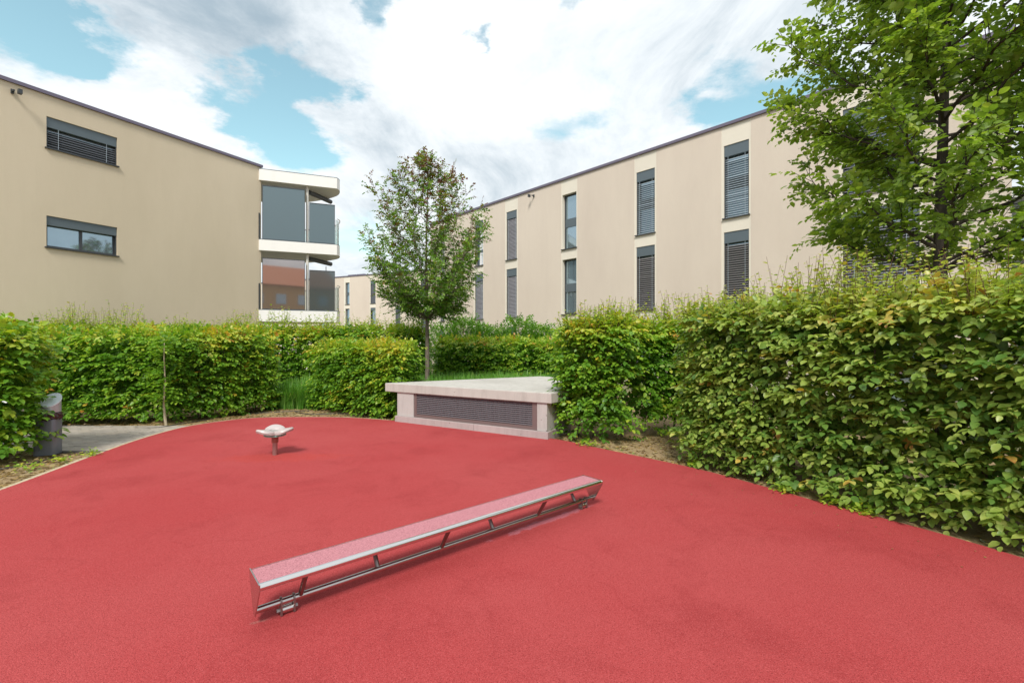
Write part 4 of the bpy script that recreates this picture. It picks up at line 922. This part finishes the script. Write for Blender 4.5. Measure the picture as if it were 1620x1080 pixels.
# ------------------------------------------------------------------ trees
def tree(label, x, y, trunk_h, top, env, rt, nlimb, ls, seed, mat, bark, tintf, sub=9, spray_n=5, crown_base=None, lean=(0, 0), rise=.55, tmpl=LO, singles=0, nl=7, subl=(.25, .6), limb=.42, var=(.78, 1.08), lowd=0.):
    rg = np.random.default_rng(seed); root = thing('tree', label, 'tree', (x, y, 0))
    hs_ = [0, trunk_h*.5, trunk_h, trunk_h+(top-trunk_h)*.35, trunk_h+(top-trunk_h)*.7, top-.25]
    tp = [(x+lean[0]*t_+rg.normal(0, .03)*(i > 1), y+lean[1]*t_+rg.normal(0, .03)*(i > 1), t_) for i, t_ in enumerate(hs_)]; tp[0] = (x, y, -.1)
    tpc = catmull(tp, 4, closed=False); g_ = G(); g_.tube(tpc, [rt*(1.18 if i == 0 else 1)*(1-.93*max(0, p[2])/top) for i, p in enumerate(tpc)], 10); g_.make('trunk', bark, root, smooth=True)
    TP = np.array(tpc); zs, rs = zip(*env)
    S0, SD, SU, SL, ST = [], [], [], [], []; tw0, tw1, twr = [], [], []
    for i in range(nlimb):
        q = (i+.5)/nlimb; ze = crown_base+(top-crown_base)*q**.85*rg.uniform(.95, 1.05); ze = min(ze, top-.1)
        re = np.interp(ze, zs, rs)*rg.uniform(*var); az = i*2.39996+rg.uniform(-.3, .3)
        z0_ = max(trunk_h*.97, min(ze-re*rise*rg.uniform(.8, 1.2), top-.5)); z0_ = min(z0_, ze-.05) if ze > trunk_h else trunk_h
        p0 = np.array([np.interp(z0_, TP[:, 2], TP[:, 0]), np.interp(z0_, TP[:, 2], TP[:, 1]), z0_])
        p2 = np.array([x+lean[0]*ze+re*math.cos(az), y+lean[1]*ze+re*math.sin(az), ze]); p1 = p0*.5+p2*.5+np.array([math.cos(az), math.sin(az), 0])*re*.12+np.array([0, 0, -.08*re])
        m_ = 8; C = np.array([(1-t_)**2*p0+2*t_*(1-t_)*p1+t_*t_*p2 for t_ in np.linspace(0, 1, m_+1)])
        C[1:-1] += rg.normal(0, .02*re+.005, (m_-1, 3)); r0 = rt*limb*(1-.6*q); g_ = G(); g_.tube([tuple(c) for c in C], [r0*(1-.85*j/m_) for j in range(m_+1)], 6); g_.make('limb', bark, root, smooth=True)
        ns_ = int(sub*(1+re)*(1+lowd*(1-q)**2))
        for k in range(ns_):
            t_ = .18+.82*(k+rg.uniform(.2, .9))/ns_; t_ = min(t_, 1); j = min(int(t_*m_), m_-1); b = C[j]+(C[j+1]-C[j])*(t_*m_-j); dirl = unit(C[min(j+1, m_)]-C[j])
            side = rg.normal(0, 1, 3); side -= side.dot(dirl)*dirl; dd = unit(dirl*rg.uniform(.4, 1.1)+unit(side)*rg.uniform(.4, 1.0)+np.array([0, 0, .15])); L_ = rg.uniform(*subl)*(1.15-.5*t_)
            e = b+dd*L_; tw0.append(b); tw1.append(e); twr.append(.006)
            for z_ in range(spray_n):
                tt = (z_+.6)/spray_n; pb = b+dd*L_*tt; sd = dd*.8+rg.normal(0, .55, 3); sd[2] *= .6
                S0.append(pb); SD.append(sd); SU.append(np.array([0, 0, 1.])+rg.normal(0, .3, 3)+.25*np.array([math.cos(az), math.sin(az), 0])); SL.append(ls*nl*.45*rg.uniform(.7, 1.2)); ST.append(tintf(pb, rg))
        # leader shoot at the limb tip
        e = p2+unit(C[-1]-C[-2])*rg.uniform(.1, .35)+np.array([0, 0, .08]); tw0.append(p2); tw1.append(e); twr.append(.005)
        for z_ in range(4): pb = p2+(e-p2)*z_/4; S0.append(pb); SD.append((e-p2)+rg.normal(0, .15, 3)); SU.append(np.array([0, 0, 1.])+rg.normal(0, .4, 3)); SL.append(ls*3); ST.append(tintf(pb, rg))
    stalks('twigs', np.array(tw0), np.array(tw1), np.array(twr), bark, root)
    pos, dd, nn, sz, ti = sprays(np.array(S0), np.array(SD), np.array(SU), np.array(SL), nl, ls, np.array(ST), droop=.25)
    if singles:
        idx = nearest_in_view(pos, np.ones(len(pos), bool), singles); single_leaves(pos, dd, nn, sz, ti, mat, root, idx)
        kp = np.ones(len(pos), bool); kp[idx] = False; pos, dd, nn, sz, ti = pos[kp], dd[kp], nn[kp], sz[kp], ti[kp]
    leaf_object('crown', pos, dd, nn, sz, ti, tmpl, mat, root); return len(pos)
def t1(p, rg):
    z = (p[2]-2.2)/4.5; t_ = .43+.11*rg.normal()
    if rg.random() < max(0, (z-.28))*1.15: t_ = .82+.09*rg.normal()
    elif rg.random() < .05: t_ = .74
    return t_
n1 = tree('slender young tree with reddish top standing behind the concrete housing', -2.27, 12.3, 2.15, 6.42,
     [(2.1, .6), (2.35, .95), (2.7, 1.28), (3.3, 1.45), (4.5, 1.42), (5.3, 1.38), (5.6, 1.05), (5.95, .62), (6.4, .12)], .066, 60, .068, 21, M['leaf_tree'], M['bark'], t1, sub=8, spray_n=4, crown_base=2.3, rise=1.35, nl=6, limb=.26, var=(.66, 1.18), lowd=.9)
def t2(p, rg):
    lo = max(0, 1-(p[2]-2.5)/3.2); side = max(0, -(p[0]-5.66)/2.4)
    return .38+.16*side+.05*lo+.10*rg.normal()
n2 = tree('broad leafy tree behind the right hand hedge, its crown leaving the frame', 5.72, 6.05, 2.5, 9.2,
     [(2.6, .8), (2.9, 1.15), (3.2, 1.4), (3.6, 1.5), (4.5, 1.5), (5.5, 1.45), (6.5, 1.4), (7.5, 1.2), (8.5, .7), (9.2, .2)], .095, 72, .092, 33, M['leaf_big'], M['bark_dark'], t2, sub=9, spray_n=5, limb=.30, var=(.72, 1.3), crown_base=2.85, rise=.7, nl=6, singles=300, tmpl=HI, subl=(.25, .6))
open('/tmp/stat.txt','w').write('%d'%sum(len(o.data.polygons)*2 for o in bpy.data.objects if o.type=='MESH')) if 0 else print('tree leaves', n1, n2, 'objects', len(bpy.data.objects), 'tris approx', sum(len(m_.polygons)*2 for m_ in bpy.data.meshes))
